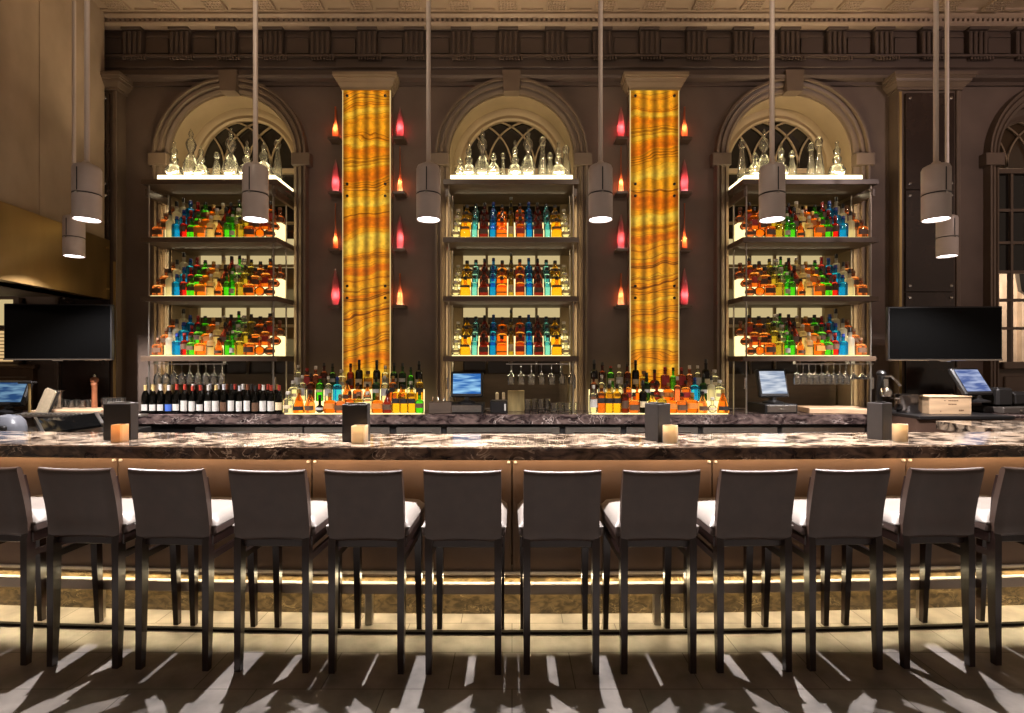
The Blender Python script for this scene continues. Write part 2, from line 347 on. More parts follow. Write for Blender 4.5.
# lining of the niches (warmer paint inside the arch)
for i, xc in enumerate(XB):
    b = MB(); n = 32; vs = []; fs = []
    pts = [(RIN - .004, 1.05)] + [((RIN - .004) * math.cos(math.pi * k / n), SPR + (RIN - .004) * math.sin(math.pi * k / n)) for k in range(n + 1)] + [(-RIN + .004, 1.05)]
    for (x, z) in pts:
        d = 1.0 - .012 / RIN
        vs += [(xc + x, YW - .002, z), (xc + x, YW + .35, z), (xc + x * d, YW - .002, SPR + (z - SPR) * (d if z > SPR else 1)), (xc + x * d, YW + .35, SPR + (z - SPR) * (d if z > SPR else 1))]
    for k in range(len(pts) - 1):
        a = 4 * k; c = a + 4
        fs += [(a, c, c + 1, a + 1), (a + 2, a + 3, c + 3, c + 2), (a, a + 2, c + 2, c), (a + 1, c + 1, c + 3, a + 3)]
    fs += [(0, 1, 3, 2), (4 * len(pts) - 4, 4 * len(pts) - 2, 4 * len(pts) - 1, 4 * len(pts) - 3)]
    b.add(vs, fs); o = b.build('trim_%d' % (20 + i), M['reveal'] if i < 3 else M['trim']); struct(o)

# arch mouldings with keystone and imposts
def ring_profile(mb, xc, zc, prof, a0=0, a1=math.pi, n=40):
    """prof: closed list of (radius, y)"""
    k = len(prof); vs = []; fs = []
    for i in range(n + 1):
        t = a0 + (a1 - a0) * i / n
        for (r, y) in prof: vs.append((xc + r * math.cos(t), y, zc + r * math.sin(t)))
    for i in range(n):
        for j in range(k):
            fs.append((i * k + j, i * k + (j + 1) % k, (i + 1) * k + (j + 1) % k, (i + 1) * k + j))
    fs += [tuple(range(k)), tuple(range(n * k, n * k + k))[::-1]]
    mb.add(vs, fs)
ARCH = [(RIN, YW + .02), (RIN, YW - .03), (RIN + .03, YW - .045), (RIN + .035, YW - .03), (RIN + .06, YW - .035), (RIN + .066, YW - .06), (RIN + .09, YW - .066),
        (RIN + .10, YW - .045), (RIN + .118, YW - .05), (RIN + .124, YW - .085), (RIN + .145, YW - .085), (RIN + .15, YW - .02), (RIN + .15, YW + .02)]
for i, xc in enumerate(XB):
    b = MB(); ring_profile(b, xc, SPR, ARCH)
    for s in (-1, 1):     # moulded jambs under the imposts
        pr = [(xc + s * r, y) for (r, y) in ARCH]; b.prism(pr if s > 0 else pr[::-1], ZC, SPR - .12, 'z')
    o = b.build('trim_%d' % (1 + i), M['trim'], smooth=25); struct(o, None, None)
    k = MB(); k.prism([(xc - .085, 4.52), (xc + .085, 4.52), (xc + .1, 4.75), (xc - .1, 4.75)], YW - .11, YW + .01, 'y'); k.build('keystone', M['trim'], o, smooth=0)
    for s in (-1, 1):
        k = MB(); k.box(xc + s * (RIN - .01), xc + s * (RIN + .195), YW - .09, YW + .01, SPR - .125, SPR + .012, .006); k.build('impost_block', M['trim'], o, smooth=0)

# windows at the back of the niches: interlaced tracery over a grid of panes
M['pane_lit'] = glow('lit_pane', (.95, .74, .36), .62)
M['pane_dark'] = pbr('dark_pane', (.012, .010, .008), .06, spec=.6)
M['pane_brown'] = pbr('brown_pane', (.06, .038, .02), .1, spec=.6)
M['muntin'] = pbr('window_muntin', (.21, .15, .09), .45)
YN = YW + .33
def window(i, xc):
    fr = MB()
    pr = [(.54, YN + .05), (.54, YN - .03), (.56, YN - .045), (.6, YN - .03), (.63, YN - .05), (.68, YN - .05), (RIN, YN - .02), (RIN, YN + .05)]
    ring_profile(fr, xc, SPR, pr)
    for s in (-1, 1): fr.box(xc + s * (.565 if i < 3 else .645), xc + s * (RIN - .003), YN - .04, YN + .05, ZC, SPR)
    fr.box(xc - .68, xc + .68, YN - .03, YN + .04, SPR - .075, SPR - .02)
    fr.box(xc - .68, xc + .68, YN - .05, YN + .06, ZC, ZC + .12)
    w = fr.build('window_%d' % (i + 1), M['reveal'] if i < 3 else M['trim']); struct(w)
    tr = MB()
    for k in range(-3, 4):
        cx = k * .272; pts = []
        for j in range(49):
            t = math.pi * j / 48; x = cx + .545 * math.cos(t); z = .545 * math.sin(t)
            if x * x + z * z <= .5555 ** 2: pts.append((xc + x, YN - .012, SPR + z))
            elif len(pts) > 2: tr.tube(pts, .0125, 4); pts = []
            else: pts = []
        if len(pts) > 2: tr.tube(pts, .0125, 4)
    tr.build('tracery', M['muntin'] if i < 3 else M['reveal'], w)
    mt = MB()
    xs = (-.29, 0, .29) if i < 3 else (-.43, -.215, 0, .215, .43)
    for x in xs: mt.box(xc + x - .014, xc + x + .014, YN - .02, YN + .03, ZC + .12, SPR - .06)
    rows = [2.0, 2.24, 2.70, 3.20, 3.42] if i < 3 else [1.97, 2.30, 2.63, 2.97, 3.35]
    for z in rows: mt.box(xc - (.566 if i < 3 else .645), xc + (.566 if i < 3 else .645), YN - .016, YN + .03, z - .016, z + .016)
    mt.build('muntin_grid', M['muntin'] if i < 3 else M['trim'], w, smooth=0)
    gl = MB(); n = 24
    poly = [(xc + .56 * math.cos(math.pi * k / n), SPR + .56 * math.sin(math.pi * k / n)) for k in range(n + 1)]
    gl.prism(poly, YN + .012, YN + .02, 'y'); gl.build('fan_pane', M['pane_dark'] if i < 3 else M['pane_brown'], w, smooth=0)
    return w
for i in range(3):
    xc = XB[i]; w = window(i, xc)
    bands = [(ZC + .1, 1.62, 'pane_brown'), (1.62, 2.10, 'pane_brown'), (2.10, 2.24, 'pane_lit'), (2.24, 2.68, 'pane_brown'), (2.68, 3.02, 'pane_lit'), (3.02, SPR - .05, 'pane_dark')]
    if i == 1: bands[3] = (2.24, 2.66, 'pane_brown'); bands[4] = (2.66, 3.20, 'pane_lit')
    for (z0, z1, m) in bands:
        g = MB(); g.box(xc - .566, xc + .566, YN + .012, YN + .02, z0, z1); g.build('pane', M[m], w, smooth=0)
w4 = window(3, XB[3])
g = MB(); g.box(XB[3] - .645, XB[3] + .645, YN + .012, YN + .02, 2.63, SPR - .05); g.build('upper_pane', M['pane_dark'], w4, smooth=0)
b = MB(); b.box(XB[3] - .66, XB[3] + .66, YW - .06, YN, 1.50, 1.58, .01); b.build('window_sill', M['trim'], w4)
b = MB(); b.box(XB[3] - .68, XB[3] + .68, YW + .02, YN, ZC - .05, 1.5)
b.box(XB[3] - .6, XB[3] - .05, YW - .005, YW + .03, 1.1, 1.42, .01); b.box(XB[3] + .05, XB[3] + .6, YW - .005, YW + .03, 1.1, 1.42, .01); b.build('wainscot_panel', M['trim'], w4, smooth=0)

# the street seen through the right-hand window
M['facade'] = pbr('street_facade', (.62, .50, .39), .7, noise=.2, nscale=3, emit=(1.0, .68, .42), es=0.0)
b = MB(); b.box(4.9, 12, 10.6, 11, 0, 3.9)
for k in range(4): b.box(7.2 + k * 1.1, 7.9 + k * 1.1, 10.5, 10.62, 1.2, 3.2)
b.prism([(8.3, 3.9), (13, 3.9), (13, 8.5)], 10.5, 10.9, 'y')
o = b.build('building_facade', M['facade'], smooth=0); tag(o, 'cream building front across the street, seen through the right window', 'building')
for x in (7.2, 10.0): point('street_lamp_light', (x, 9.0, 3.4), 160, (1, .80, .60), .1)
t = empty('street_lamp', 'black street lamp seen through the panes of the right window', 'lamp', (8.55, 8.4, 0))
b = MB(); b.lathe([(.09, 0), (.09, .3), (.045, .4), (.035, 2.6), (.05, 2.65)], 10); b.build('lamp_post', M['blackplastic'], t)
b = MB(); b.lathe([(.05, 2.65), (.16, 2.75), (.2, 3.05), (.22, 3.06), (.05, 3.25), (.02, 3.35)], 6); b.build('lantern', M['blackplastic'], t)

# ---------------------------------------------------------------- entablature
XL, XR = -4.62, 9
b = MB()
b.box(XL, XR, YW - .03, YW + .01, 4.62, 4.668)
b.prism([(YW, 4.655), (YW - .05, 4.66), (YW - .085, 4.675), (YW - .10, 4.70), (YW - .085, 4.712), (YW, 4.712)], XL, XR, 'x')
b.box(XL, XR, YW - .06, YW, 4.712, 4.78)
b.prism([(YW, 4.78), (YW - .07, 4.78), (YW - .085, 4.79), (YW - .085, 4.803), (YW, 4.803)], XL, XR, 'x')
b.box(XL, XR, YW - .05, YW, 4.803, 4.902)
b.box(XL, XR, YW - .095, YW, 4.902, 4.926)
struct(b.build('trim_5', M['frieze'], smooth=20))
fz = MB(); fz.box(XL, XR, YW - .02, YW, 4.926, 5.26)
fz.box(XL, XR, YW - .035, YW, 5.215, 5.26)
fz = fz.build('trim_6', M['frieze'], smooth=0); struct(fz)
PITCH = .5125; tx = [PX(461 + 46.4 * k * 1.0, YW - .06) + .0 for k in range(-7, 13)]
tx = [-.555 + PITCH * k for k in range(-8, 17)]
tri = MB()
tri.box(-.1, .1, -.045, .02, 4.926, 5.2, 0)
for k in range(4): tri.box(-.1 + .055 * k, -.065 + .055 * k, -.07, -.04, 4.935, 5.185, .008)
tri.box(-.11, .11, -.085, .02, 5.195, 5.225, .004)
for k in range(8):
    x = -.083 + .0332 * k; tri.lathe([(.0135, 4.866), (.010, 4.902)], 8, M=Matrix.Translation((x, -.072, 0)))
tri.box(-.1, .1, -.09, .02, 4.894, 4.904)
trm = tri.mesh('triglyph', M['frieze'], 25)
pan = MB(); pan.box(-.118, .118, -.03, 0, 4.965, 5.13, 0); pan.prism([(-.118, 5.13), (.118, 5.13), (.10, 5.15), (-.10, 5.15)], -.045, 0, 'y')
pam = pan.mesh('metope_panel', M['frieze'], 0)
for x in tx:
    put('triglyph', trm, fz, (x, YW - .02, 0)); put('metope_panel', pam, fz, (x + PITCH / 2, YW - .02, 0))
cn = MB()
cn.prism([(YW, 5.226), (YW - .11, 5.222), (YW - .14, 5.24), (YW - .14, 5.253), (YW, 5.253)], XL, XR, 'x')
cn.box(XL, XR, YW - .05, YW, 5.253, 5.33)
cn.prism([(YW, 5.29), (YW - .14, 5.29), (YW - .175, 5.31), (YW - .175, 5.332), (YW, 5.332)], XL, XR, 'x')
cn.box(XL, XR, 4.95, YW, 5.332, 5.46)
cn.box(XL, XR, 4.95, 5.1, 5.29, 5.34)
cn = cn.build('trim_7', M['soffit'], smooth=20); struct(cn)
de = MB(); n = int((XR - XL) / .0535)
for k in range(n):
    x = XL + .03 + k * .0535; de.box(x, x + .029, YW - .138, YW - .04, 5.255, 5.288)
de.build('dentil_course', M['soffit'], cn, smooth=0)
mu = MB(); mu.box(-.105, .105, 5.2, 5.415, 5.302, 5.335, .004)
for i in range(6):
    for j in range(5): mu.lathe([(.011, 5.29), (.013, 5.304)], 6, M=Matrix.Translation((-.0825 + .033 * i, 5.225 + .04 * j, 0)))
mum = mu.mesh('mutule', M['soffit'], 30)
vi = MB(); vi.box(-.115, .115, 5.405, 5.425, 5.312, 5.335); vi.box(-.115, .115, 5.17, 5.19, 5.312, 5.335); vim = vi.mesh('soffit_panel', M['soffit'], 0)
for x in tx:
    put('mutule', mum, cn, (x, 0, 0)); put('soffit_panel', vim, cn, (x + PITCH / 2, 0, 0))

# ---------------------------------------------------------------- left wall, slightly splayed
ang = math.atan2(-4.17 + 4.36, 5.50 - 4.15)
def lw(mb_args, name, mat, z0, z1, t0, t1, d, smooth=0):
    pass
Lx = Matrix.Translation((-4.40, 5.485, 0)) @ Matrix.Rotation(ang, 4, 'Z')      # local -y runs along the wall towards the viewer, +x into the room
b = MB(); b.box(-.25, 0, -3.2, 0, 2.25, 5.44, 0, Lx)
wl = b.build('wall_left', M['stone'], smooth=0); struct(wl)
for (y0, y1) in ((-.902, 0.0), (-2.1, -.906), (-3.2, -2.105)):
    for (z0, z1) in ((2.9, 5.4),):
        q = MB(); q.box(-.01, .02, y0, y1 - .004, z0, z1 - .004, .003, Lx); q.build('stone_slab', M['stone'], wl, smooth=0)
pb = MB(); pb.box(-.25, .07, -3.2, 0, 2.25, 2.89, .004, Lx)
for y in (-.045,):
    for z in (2.36, 2.80): pb.lathe([(.014, 0), (.014, .01), (.008, .016)], 10, M=Lx @ Matrix.Translation((.07, y, z)) @ Matrix.Rotation(math.pi / 2, 4, 'Y'))
pb = pb.build('bronze_fascia', M['bronze'], wl)
b = MB(); b.box(-2.2, 0.04, -3.2, .0, 2.27, 2.33, 0, Lx); b.build('underside', M['plaster'], wl, smooth=0)
# wall of the side room beyond, left of the bar
b = MB(); b.box(-7.2, -7.1, 2, 5.6, 0, 2.4); struct(b.build('wall_side', M['plaster'], smooth=0))
b = MB(); b.box(-7.0, -5.25, YW - .05, YW, 0, 1.55); b.box(-7.0, -5.22, YW - .07, YW, 1.5, 1.55, .01)
for x in (-6.4, -5.8): b.box(x, x + .5, YW - .07, YW - .04, 1.12, 1.42, .015)
struct(b.build('trim_8', pbr('side_wainscot', (.13, .075, .04), .4, noise=.15), smooth=0))

b = MB(); b.box(-6.3, -5.36, YW - .06, YW - .02, 1.56, 2.28); b.box(-6.3, -5.36, YW - .09, YW - .02, 1.93, 1.97); b.box(-5.42, -5.36, YW - .10, YW - .02, 1.56, 2.28)
w5 = b.build('window_5', M['trim'], smooth=0); struct(w5)
b = MB()
for k in range(9): b.box(-6.25, -5.43, YW - .085, YW - .062, 1.585 + k * .038, 1.612 + k * .038, .002)
b.build('lit_louvre', glow('lit_louvre_glow', (1, .66, .30), .75), w5, smooth=0)
b = MB(); b.box(-6.25, -5.43, YW - .075, YW - .062, 1.98, 2.26); b.build('pane', M['pane_lit'], w5, smooth=0)
# ---------------------------------------------------------------- pilasters
def capital(mb, x0, x1, yf, z0, z1, spread):
    """stepped, flaring capital: list of (grow, z)"""
    k = spread / .085; h = (z1 - z0) / .21
    prof = [(g * k, z0 + z * h) for g, z in ((0, 0), (.016, .002), (.016, .034), (.024, .038), (.046, .085), (.046, .094), (.056, .097), (.062, .135), (.074, .14), (.074, .158), (.085, .163), (.085, .21))]
    vs = []; fs = []
    for (g, z) in prof: vs += [(x0 - g, yf - g, z), (x1 + g, yf - g, z), (x1 + g, YW - .001, z), (x0 - g, YW - .001, z)]
    n = len(prof)
    for i in range(n - 1):
        for j in range(4): fs.append((4 * i + j, 4 * i + (j + 1) % 4, 4 * i + 4 + (j + 1) % 4, 4 * i + 4 + j))
    fs += [(0, 3, 2, 1), (4 * n - 4, 4 * n - 3, 4 * n - 2, 4 * n - 1)]
    mb.add(vs, fs)
YF = 5.50
M['capital'] = pbr('capital_plaster', (.27, .20, .125), .4, noise=.08, nscale=5)
def bolt_mesh(mat):
    q = MB(); q.lathe([(.016, 0), (.016, .008), (.010, .016), (0, .016)], 10, M=Matrix.Rotation(math.pi / 2, 4, 'X')); return q.mesh('bolt', mat, 30)
bolt_dark = bolt_mesh(M['blackplastic']); bolt_steel = bolt_mesh(M['chrome'])
SEAM = [PZ(190, YF), PZ(292, YF)]
for side, xa, xb in (('left', PX(342.5, YF), PX(390, YF)), ('right', PX(630.5, YF), PX(679, YF))):
    t = empty('onyx_column', 'tall backlit amber onyx column %s, bottles at its foot' % ('between the left and middle arches' if side == 'left' else 'between the middle and right arches'), 'column', ((xa + xb) / 2, YF, ZC))
    xm = (xa + xb) / 2; t_inv = Matrix.Translation((-xm, -YF, -ZC))
    ztop = PZ(90, YF)
    b = MB(); b.box(xa - .002, xb + .002, YF + .02, YW - .002, ZC, ztop + .02); b.build('shaft', M['capital'], t).matrix_local = t_inv
    b = MB(); capital(b, xa + .0, xb + .0, YF + .01, ztop, PZ(69, YF - .12), .085)
    b.build('capital', M['capital'], t, smooth=0).matrix_local = t_inv
    for s in (-1, 1):      # thin warm light line along each edge
        b = MB(); xx = xa if s < 0 else xb; b.box(xx - .004, xx + .004, YF + .006, YF + .02, ZC, ztop); b.build('edge_light', glow('edge_glow', (1, .72, .3), .8) if 'edge_glow' not in bpy.data.materials else bpy.data.materials['edge_glow'], t).matrix_local = t_inv
    zs = [ZC, SEAM[1], SEAM[0], ztop]
    for k in range(3):
        za, zb = zs[k] + .004, zs[k + 1] - .004
        b = MB(); w = (xb - xa) / 2 - .006; h = (zb - za) / 2; b.box(-w, w, 0, .02, -h, h, .002)
        pn = b.build('onyx_panel', M['onyx'], t, (0, 0, (za + zb) / 2 - ZC))
        for sx in (-1, 1):
            for sz in (-1, 1):
                if k == 0 and sz < 0: continue
                put('bolt', bolt_dark, pn, (sx * (w - .045), 0, sz * (h - .06)))
# dark lacquered pilasters at the two ends
for side, xa, xb in (('left', PX(54, YF), PX(116.5, YF)), ('right', PX(898.5, YF), PX(961, YF))):
    xm = (xa + xb) / 2; t_inv = Matrix.Translation((-xm, -YF, 0))
    t = empty('pilaster', 'dark lacquered pilaster with steel bolts behind the %s television' % side, 'pilaster', (xm, YF, 0))
    ztop = PZ(90, YF)
    b = MB(); zb0 = 1.07 if side == 'left' else 1.09; b.box(xa, xb, YF + .02, YW - .002, zb0, ztop + .02); b.box(xa, xa + .045, YF, YF + .03, zb0, ztop, .006); b.box(xb - .045, xb, YF, YF + .03, zb0, ztop, .006)
    b.build('shaft', M['trim'], t, smooth=0).matrix_local = t_inv
    b = MB(); capital(b, xa, xb, YF + .01, ztop, PZ(69, YF - .13), .1); b.build('capital', M['trim'], t, smooth=0).matrix_local = t_inv
    b = MB()
    xe = xb - .032 if side == 'left' else xa + .008
    b.box(xe, xe + .024, YF - .006, YF + .01, ZC, 2.66 if side == 'left' else ztop - .02); b.build('brass_edge', M['brass'], t).matrix_local = t_inv
    zs = [ZC, SEAM[1], SEAM[0], ztop - .03]
    for k in range(3):
        za, zb = zs[k] + .004, zs[k + 1] - .004
        b = MB(); w = (xb - xa) / 2 - .075; h = (zb - za) / 2; b.box(-w, w, 0, .02, -h, h, .002)
        pn = b.build('lacquer_panel', M['panel'], t, (0, -.008, (za + zb) / 2))
        for sx in (-1, 1):
            for sz in (-1, 1): put('bolt', bolt_steel, pn, (sx * (w - .04), 0, sz * (h - .06)))

# ================================================================ BAR
def bowed(mb, x0, x1, poly, n=40):
    """sweep a (y,z) polygon along x following the bow of the bar"""
    k = len(poly); vs = []; fs = []
    for i in range(n + 1):
        x = x0 + (x1 - x0) * i / n
        for (y, z) in poly: vs.append((x, y + bow(x), z))
    for i in range(n):
        for j in range(k): fs.append((i * k + j, i * k + (j + 1) % k, (i + 1) * k + (j + 1) % k, (i + 1) * k + j))
    fs += [tuple(range(k)), tuple(range(n * k, n * k + k))[::-1]]
    mb.add(vs, fs)
BX = 4.95
bar = empty('bar_counter', 'long brown marble bar counter with warm lit wooden front behind the stools', 'bar', (0, 3.2, 0))
binv = Matrix.Translation((0, -3.2, 0))
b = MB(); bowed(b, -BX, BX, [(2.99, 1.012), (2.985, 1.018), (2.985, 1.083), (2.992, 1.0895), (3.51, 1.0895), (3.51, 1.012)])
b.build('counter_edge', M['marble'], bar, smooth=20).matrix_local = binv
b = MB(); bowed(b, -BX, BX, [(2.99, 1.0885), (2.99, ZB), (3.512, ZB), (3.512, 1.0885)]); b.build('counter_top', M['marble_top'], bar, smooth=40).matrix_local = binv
b = MB(); bowed(b, -BX, BX, [(3.22, 0.0), (3.22, .27), (3.48, .27), (3.48, 1.012), (3.5, 1.012), (3.5, 0)]); b.build('carcass', M['plaster'], bar, smooth=0).matrix_local = binv
seam = [-5.0 + 1.25 * k for k in range(9)]
for k in range(8):
    b = MB(); bowed(b, seam[k] + .004, seam[k + 1] - .004, [(3.17, .29), (3.17, 1.011), (3.24, 1.011), (3.24, .29)], 8)
    b.build('front_panel', M['barpanel'], bar, smooth=0).matrix_local = binv
b = MB()
for x in seam:
    for dx in (-.035, .035): b.box(x + dx * .6 - .009, x + dx * .6 + .009, 3.155 + bow(x), 3.18 + bow(x), .958, .973, .004)
b.build('glint_clip', M['cap_white'], bar).matrix_local = binv  # white colour stands in for the bright glints on the metal clips
b = MB(); bowed(b, -BX, BX, [(3.155, .272), (3.155, .291), (3.26, .291), (3.26, .272)]); b.build('panel_bottom_trim', M['steel'], bar, smooth=0).matrix_local = binv
b = MB(); bowed(b, -BX, BX, [(3.215, 0), (3.215, .232), (3.24, .24), (3.3, .24), (3.3, 0)]); b.build('base', M['marble_base'], bar, smooth=0).matrix_local = binv
# foot rail
fr = empty('foot_rail', 'long flat steel foot rail on short posts along the bar base', 'foot rail', (0, 3.05, 0)); finv = Matrix.Translation((0, -3.05, 0))
b = MB(); bowed(b, -BX, BX, [(3.065, .19), (3.065, .242), (3.071, .248), (3.109, .248), (3.115, .242), (3.115, .19)]); b.build('rail', M['railmetal'], fr, smooth=30).matrix_local = finv
for px in (-200, 85.5, 367, 659, 936, 1220):
    x = PX(px, 3.05); b = MB(); b.box(x - .022, x + .022, 3.07 + bow(x), 3.11 + bow(x), 0.0, .2, .003); b.build('post', M['steel'], fr).matrix_local = finv
b = MB(); bowed(b, -BX, BX, [(2.972, 0), (2.972, .015), (2.992, .016), (2.992, 0)]); o = b.build('threshold_strip', M['stripmetal'], smooth=0); tag(o, 'thin dark metal strip on the floor just before the bar foot rail', 'floor strip')

# ================================================================ STOOLS
def make_stool_meshes():
    ms = {}
    for s, nm in ((-1, 'leg'), (1, 'leg')):
        q = MB(); n = 14; vs = []; fs = []
        path = [(-.214, 0, .015, .0155), (-.208, .2, .019, .017), (-.204, .45, .023, .018), (-.203, .66, .024, .0185), (-.204, .70, .013, .0175), (-.218, .90, .012, .017), (-.236, 1.0, .010, .015)]
        for (y, z, d, w) in path:
            x = s * .1765
            vs += [(x - w, y - d, z), (x + w, y - d, z), (x + w, y + d, z), (x - w, y + d, z)]
        for i in range(len(path) - 1):
            for j in range(4): fs.append((4 * i + j, 4 * i + (j + 1) % 4, 4 * i + 4 + (j + 1) % 4, 4 * i + 4 + j))
        fs += [(0, 3, 2, 1), tuple(range(4 * len(path) - 4, 4 * len(path)))]
        q.add(vs, fs); ms['rear', s] = q.mesh('rear_leg', M['stoolwood'], 25)
        q = MB(); vs = []; fs = []
        path = [(.222, 0, .0145), (.21, .35, .019), (.20, .7, .022)]
        for (y, z, w) in path:
            x = s * (.182 if z > .1 else .185); vs += [(x - w, y - w, z), (x + w, y - w, z), (x + w, y + w, z), (x - w, y + w, z)]
        for i in range(2):
            for j in range(4): fs.append((4 * i + j, 4 * i + (j + 1) % 4, 4 * i + 4 + (j + 1) % 4, 4 * i + 4 + j))
        fs += [(0, 3, 2, 1), (8, 9, 10, 11)]
        q.add(vs, fs); ms['front', s] = q.mesh('front_leg', M['stoolwood'], 25)
        q = MB(); q.prism([(-.225, .558), (-.225, .59), (.205, .59), (.205, .558)], s * .172, s * .192, 'x'); ms['str', s] = q.mesh('stretcher', M['stoolwood'], 0)
    q = MB(); q.box(-.17, .17, .192, .21, .30, .335, .003); ms['fstr'] = q.mesh('stretcher', M['stoolwood'], 30)
    # upholstered back: thin, dipped along the top, leaning out at the top
    q = MB(); nx = 12; VV = [0, .008, .03, .065, .2, .35, .5, .65, .8, .92, .945, .962, .976, .987, .995, 1.0]; nz = len(VV) - 1; vs = []; fs = []
    def yb(z): return -.205 - .06 * max(0, (z - .72) / .32) ** 1.3 + .0 
    for f in (0, 1):
        for i in range(nx + 1):
            for k in range(nz + 1):
                u = -1 + 2 * i / nx
                x = .194 * u; top = 1.038 + .012 * abs(u) ** 2.2; v = VV[k]; z = .668 + (top - .668) * v
                dt = min(top - z, z - .668, .024); th = max(.0015, math.sqrt(max(0, .024 ** 2 - (.024 - dt) ** 2))) * (1 - .4 * max(0, abs(u) - .85) / .15)
                y = yb(z) + .018 * (1 - u * u) + (-th if f == 0 else th)
                vs.append((x, y, z))
    N_ = (nx + 1) * (nz + 1); q_ = lambda f, i, k: f * N_ + i * (nz + 1) + k
    for i in range(nx):
        for k in range(nz):
            fs.append((q_(0, i, k), q_(0, i + 1, k), q_(0, i + 1, k + 1), q_(0, i, k + 1))); fs.append((q_(1, i, k), q_(1, i, k + 1), q_(1, i + 1, k + 1), q_(1, i + 1, k)))
    for i in range(nx):
        fs.append((q_(0, i, nz), q_(0, i + 1, nz), q_(1, i + 1, nz), q_(1, i, nz))); fs.append((q_(0, i, 0), q_(1, i, 0), q_(1, i + 1, 0), q_(0, i + 1, 0)))
    for k in range(nz):
        fs.append((q_(0, 0, k), q_(0, 0, k + 1), q_(1, 0, k + 1), q_(1, 0, k))); fs.append((q_(0, nx, k), q_(1, nx, k), q_(1, nx, k + 1), q_(0, nx, k + 1)))
    q.add(vs, fs); ms['back'] = q.mesh('backrest', M['leather'], 50)
    # cushion: domed cream leather
    q = MB(); prof = []
    nx, ny = 14, 14; vs = []; fs = []
    for j in range(ny + 1):
        for i in range(nx + 1):
            u = -1 + 2 * i / nx; v = -1 + 2 * j / ny
            k = (1 - abs(u) ** 6) * (1 - abs(v) ** 6); wx = .218 + .0 * v
            vs.append((wx * u, .012 + .213 * v, .742 + .045 * max(0, k) ** .35 + .004 * (1 - u * u) * (1 - v * v)))
    for j in range(ny):
        for i in range(nx): a = j * (nx + 1) + i; fs.append((a, a + 1, a + nx + 2, a + nx + 1))
    o_ = len(vs)
    rim = [i for i in range(nx + 1)] + [(j + 1) * (nx + 1) - 1 for j in range(1, ny + 1)] + [ny * (nx + 1) + i for i in range(nx - 1, -1, -1)] + [j * (nx + 1) for j in range(ny - 1, 0, -1)]
    for r_ in rim: x, y, z = vs[r_]; vs.append((x, y, .735))
    n = len(rim)
    for i in range(n): fs.append((rim[i], rim[(i + 1) % n], o_ + (i + 1) % n, o_ + i))
    fs.append(tuple(range(o_, o_ + n)))
    q.add(vs, fs); ms['seat'] = q.mesh('seat', M['cream_leather'], 60)
    q = MB(); q.box(-.215, .215, -.2, .222, .69, .738, .008); ms['welt'] = q.mesh('seat_side', M['seat_side'], 40)
    q = MB(); q.box(-.2, .2, -.2, .215, .635, .692, .004); ms['apron'] = q.mesh('seat_frame', M['stoolwood'], 30)
    return ms
SM = make_stool_meshes()
stool_px = [-14, 78, 168.5, 269, 364.7, 462.8, 562, 660.3, 757, 849.5, 944, 1036]
for i, px in enumerate(stool_px):
    x = (px - 512) * 2.57 / F; x = (px - 512) * (2.57 + bows(x)) / F
    rz = math.atan(2 * C_BAR * x)
    x += -.25 * math.sin(rz)
    lab = ('brown leather bar stool cut off by the left edge of the view' if i == 0 else 'brown leather bar stool cut off by the right edge of the view' if i == 11 else
           'brown leather bar stool with cream seat, %s full stool from the left' % ORD[i - 1])
    t = empty('bar_stool', lab, 'stool', (x, 2.82 + bows(x), 0), rz, 'bar stools along the marble bar')
    for s in (-1, 1):
        put('leg', SM['rear', s], t); put('leg', SM['front', s], t); put('stretcher', SM['str', s], t)
    put('backrest', SM['back'], t); st = put('seat', SM['seat'], t); st['label'] = 'cream leather seat cushion'
    put('seat_side', SM['welt'], t); put('seat_frame', SM['apron'], t)

# ================================================================ PENDANTS
q = MB(); q.lathe([(.0, 0.345), (.052, .345), (.068, .336), (.0755, .318), (.0755, .166), (.071, .163), (.071, .157), (.0755, .154), (.0755, .002), (.073, 0), (.069, .002), (.069, .03)], 32, caps=False); shade_m = q.mesh('shade', M['pendant'], 40)
q = MB(); q.box(-.003, .003, -.0775, -.07, .168, .31); q.lathe([(.0765, .158), (.0765, .162)], 32); seam_m = q.mesh('seam', M['blackplastic'], 30)
q = MB(); q.lathe([(.0, .012), (.068, .012), (.068, .016), (0, .016)], 28); lens_m = q.mesh('lens', M['pendant_glow'], 30)
q = MB(); q.lathe([(.025, .34), (.025, .36), (.0145, .37), (.0145, 2.92)], 12); rod_m = q.mesh('rod', M['rod'], 30)
q = MB(); q.box(-.006, .006, -.083, -.075, .150, .158); screw_m = q.mesh('screw', M['chrome'], 30)
PEND = [(87, 3.29, 'first'), (255.5, 3.29, 'second'), (428.5, 3.29, 'third'), (600.5, 3.29, 'fourth'), (772, 3.29, 'fifth'), (936, 3.29, 'sixth'), (74, 4.45, 'back left'), (947, 4.45, 'back right')]
for px, Y, nm in PEND:
    x = PX(px, Y)
    if Y < 4: lab = 'grey cylinder pendant lamp over the bar, %s from the left in the front row' % nm
    else: lab = 'smaller-looking grey pendant lamp hanging further back at the %s of the bar' % nm.split()[1]
    z = 2.502
    t = empty('pendant_lamp', lab, 'lamp', (x, Y, z), 0, 'pendant lamps over the bar')
    put('shade', shade_m, t); put('seam', seam_m, t); put('lens', lens_m, t); put('rod', rod_m, t); put('screw', screw_m, t)
    t.scale = (1.025, 1.025, 1.025)
    spot('pendant_beam_lamp', (x, Y, z + .008), 400, COOL, 128, .5, .012)

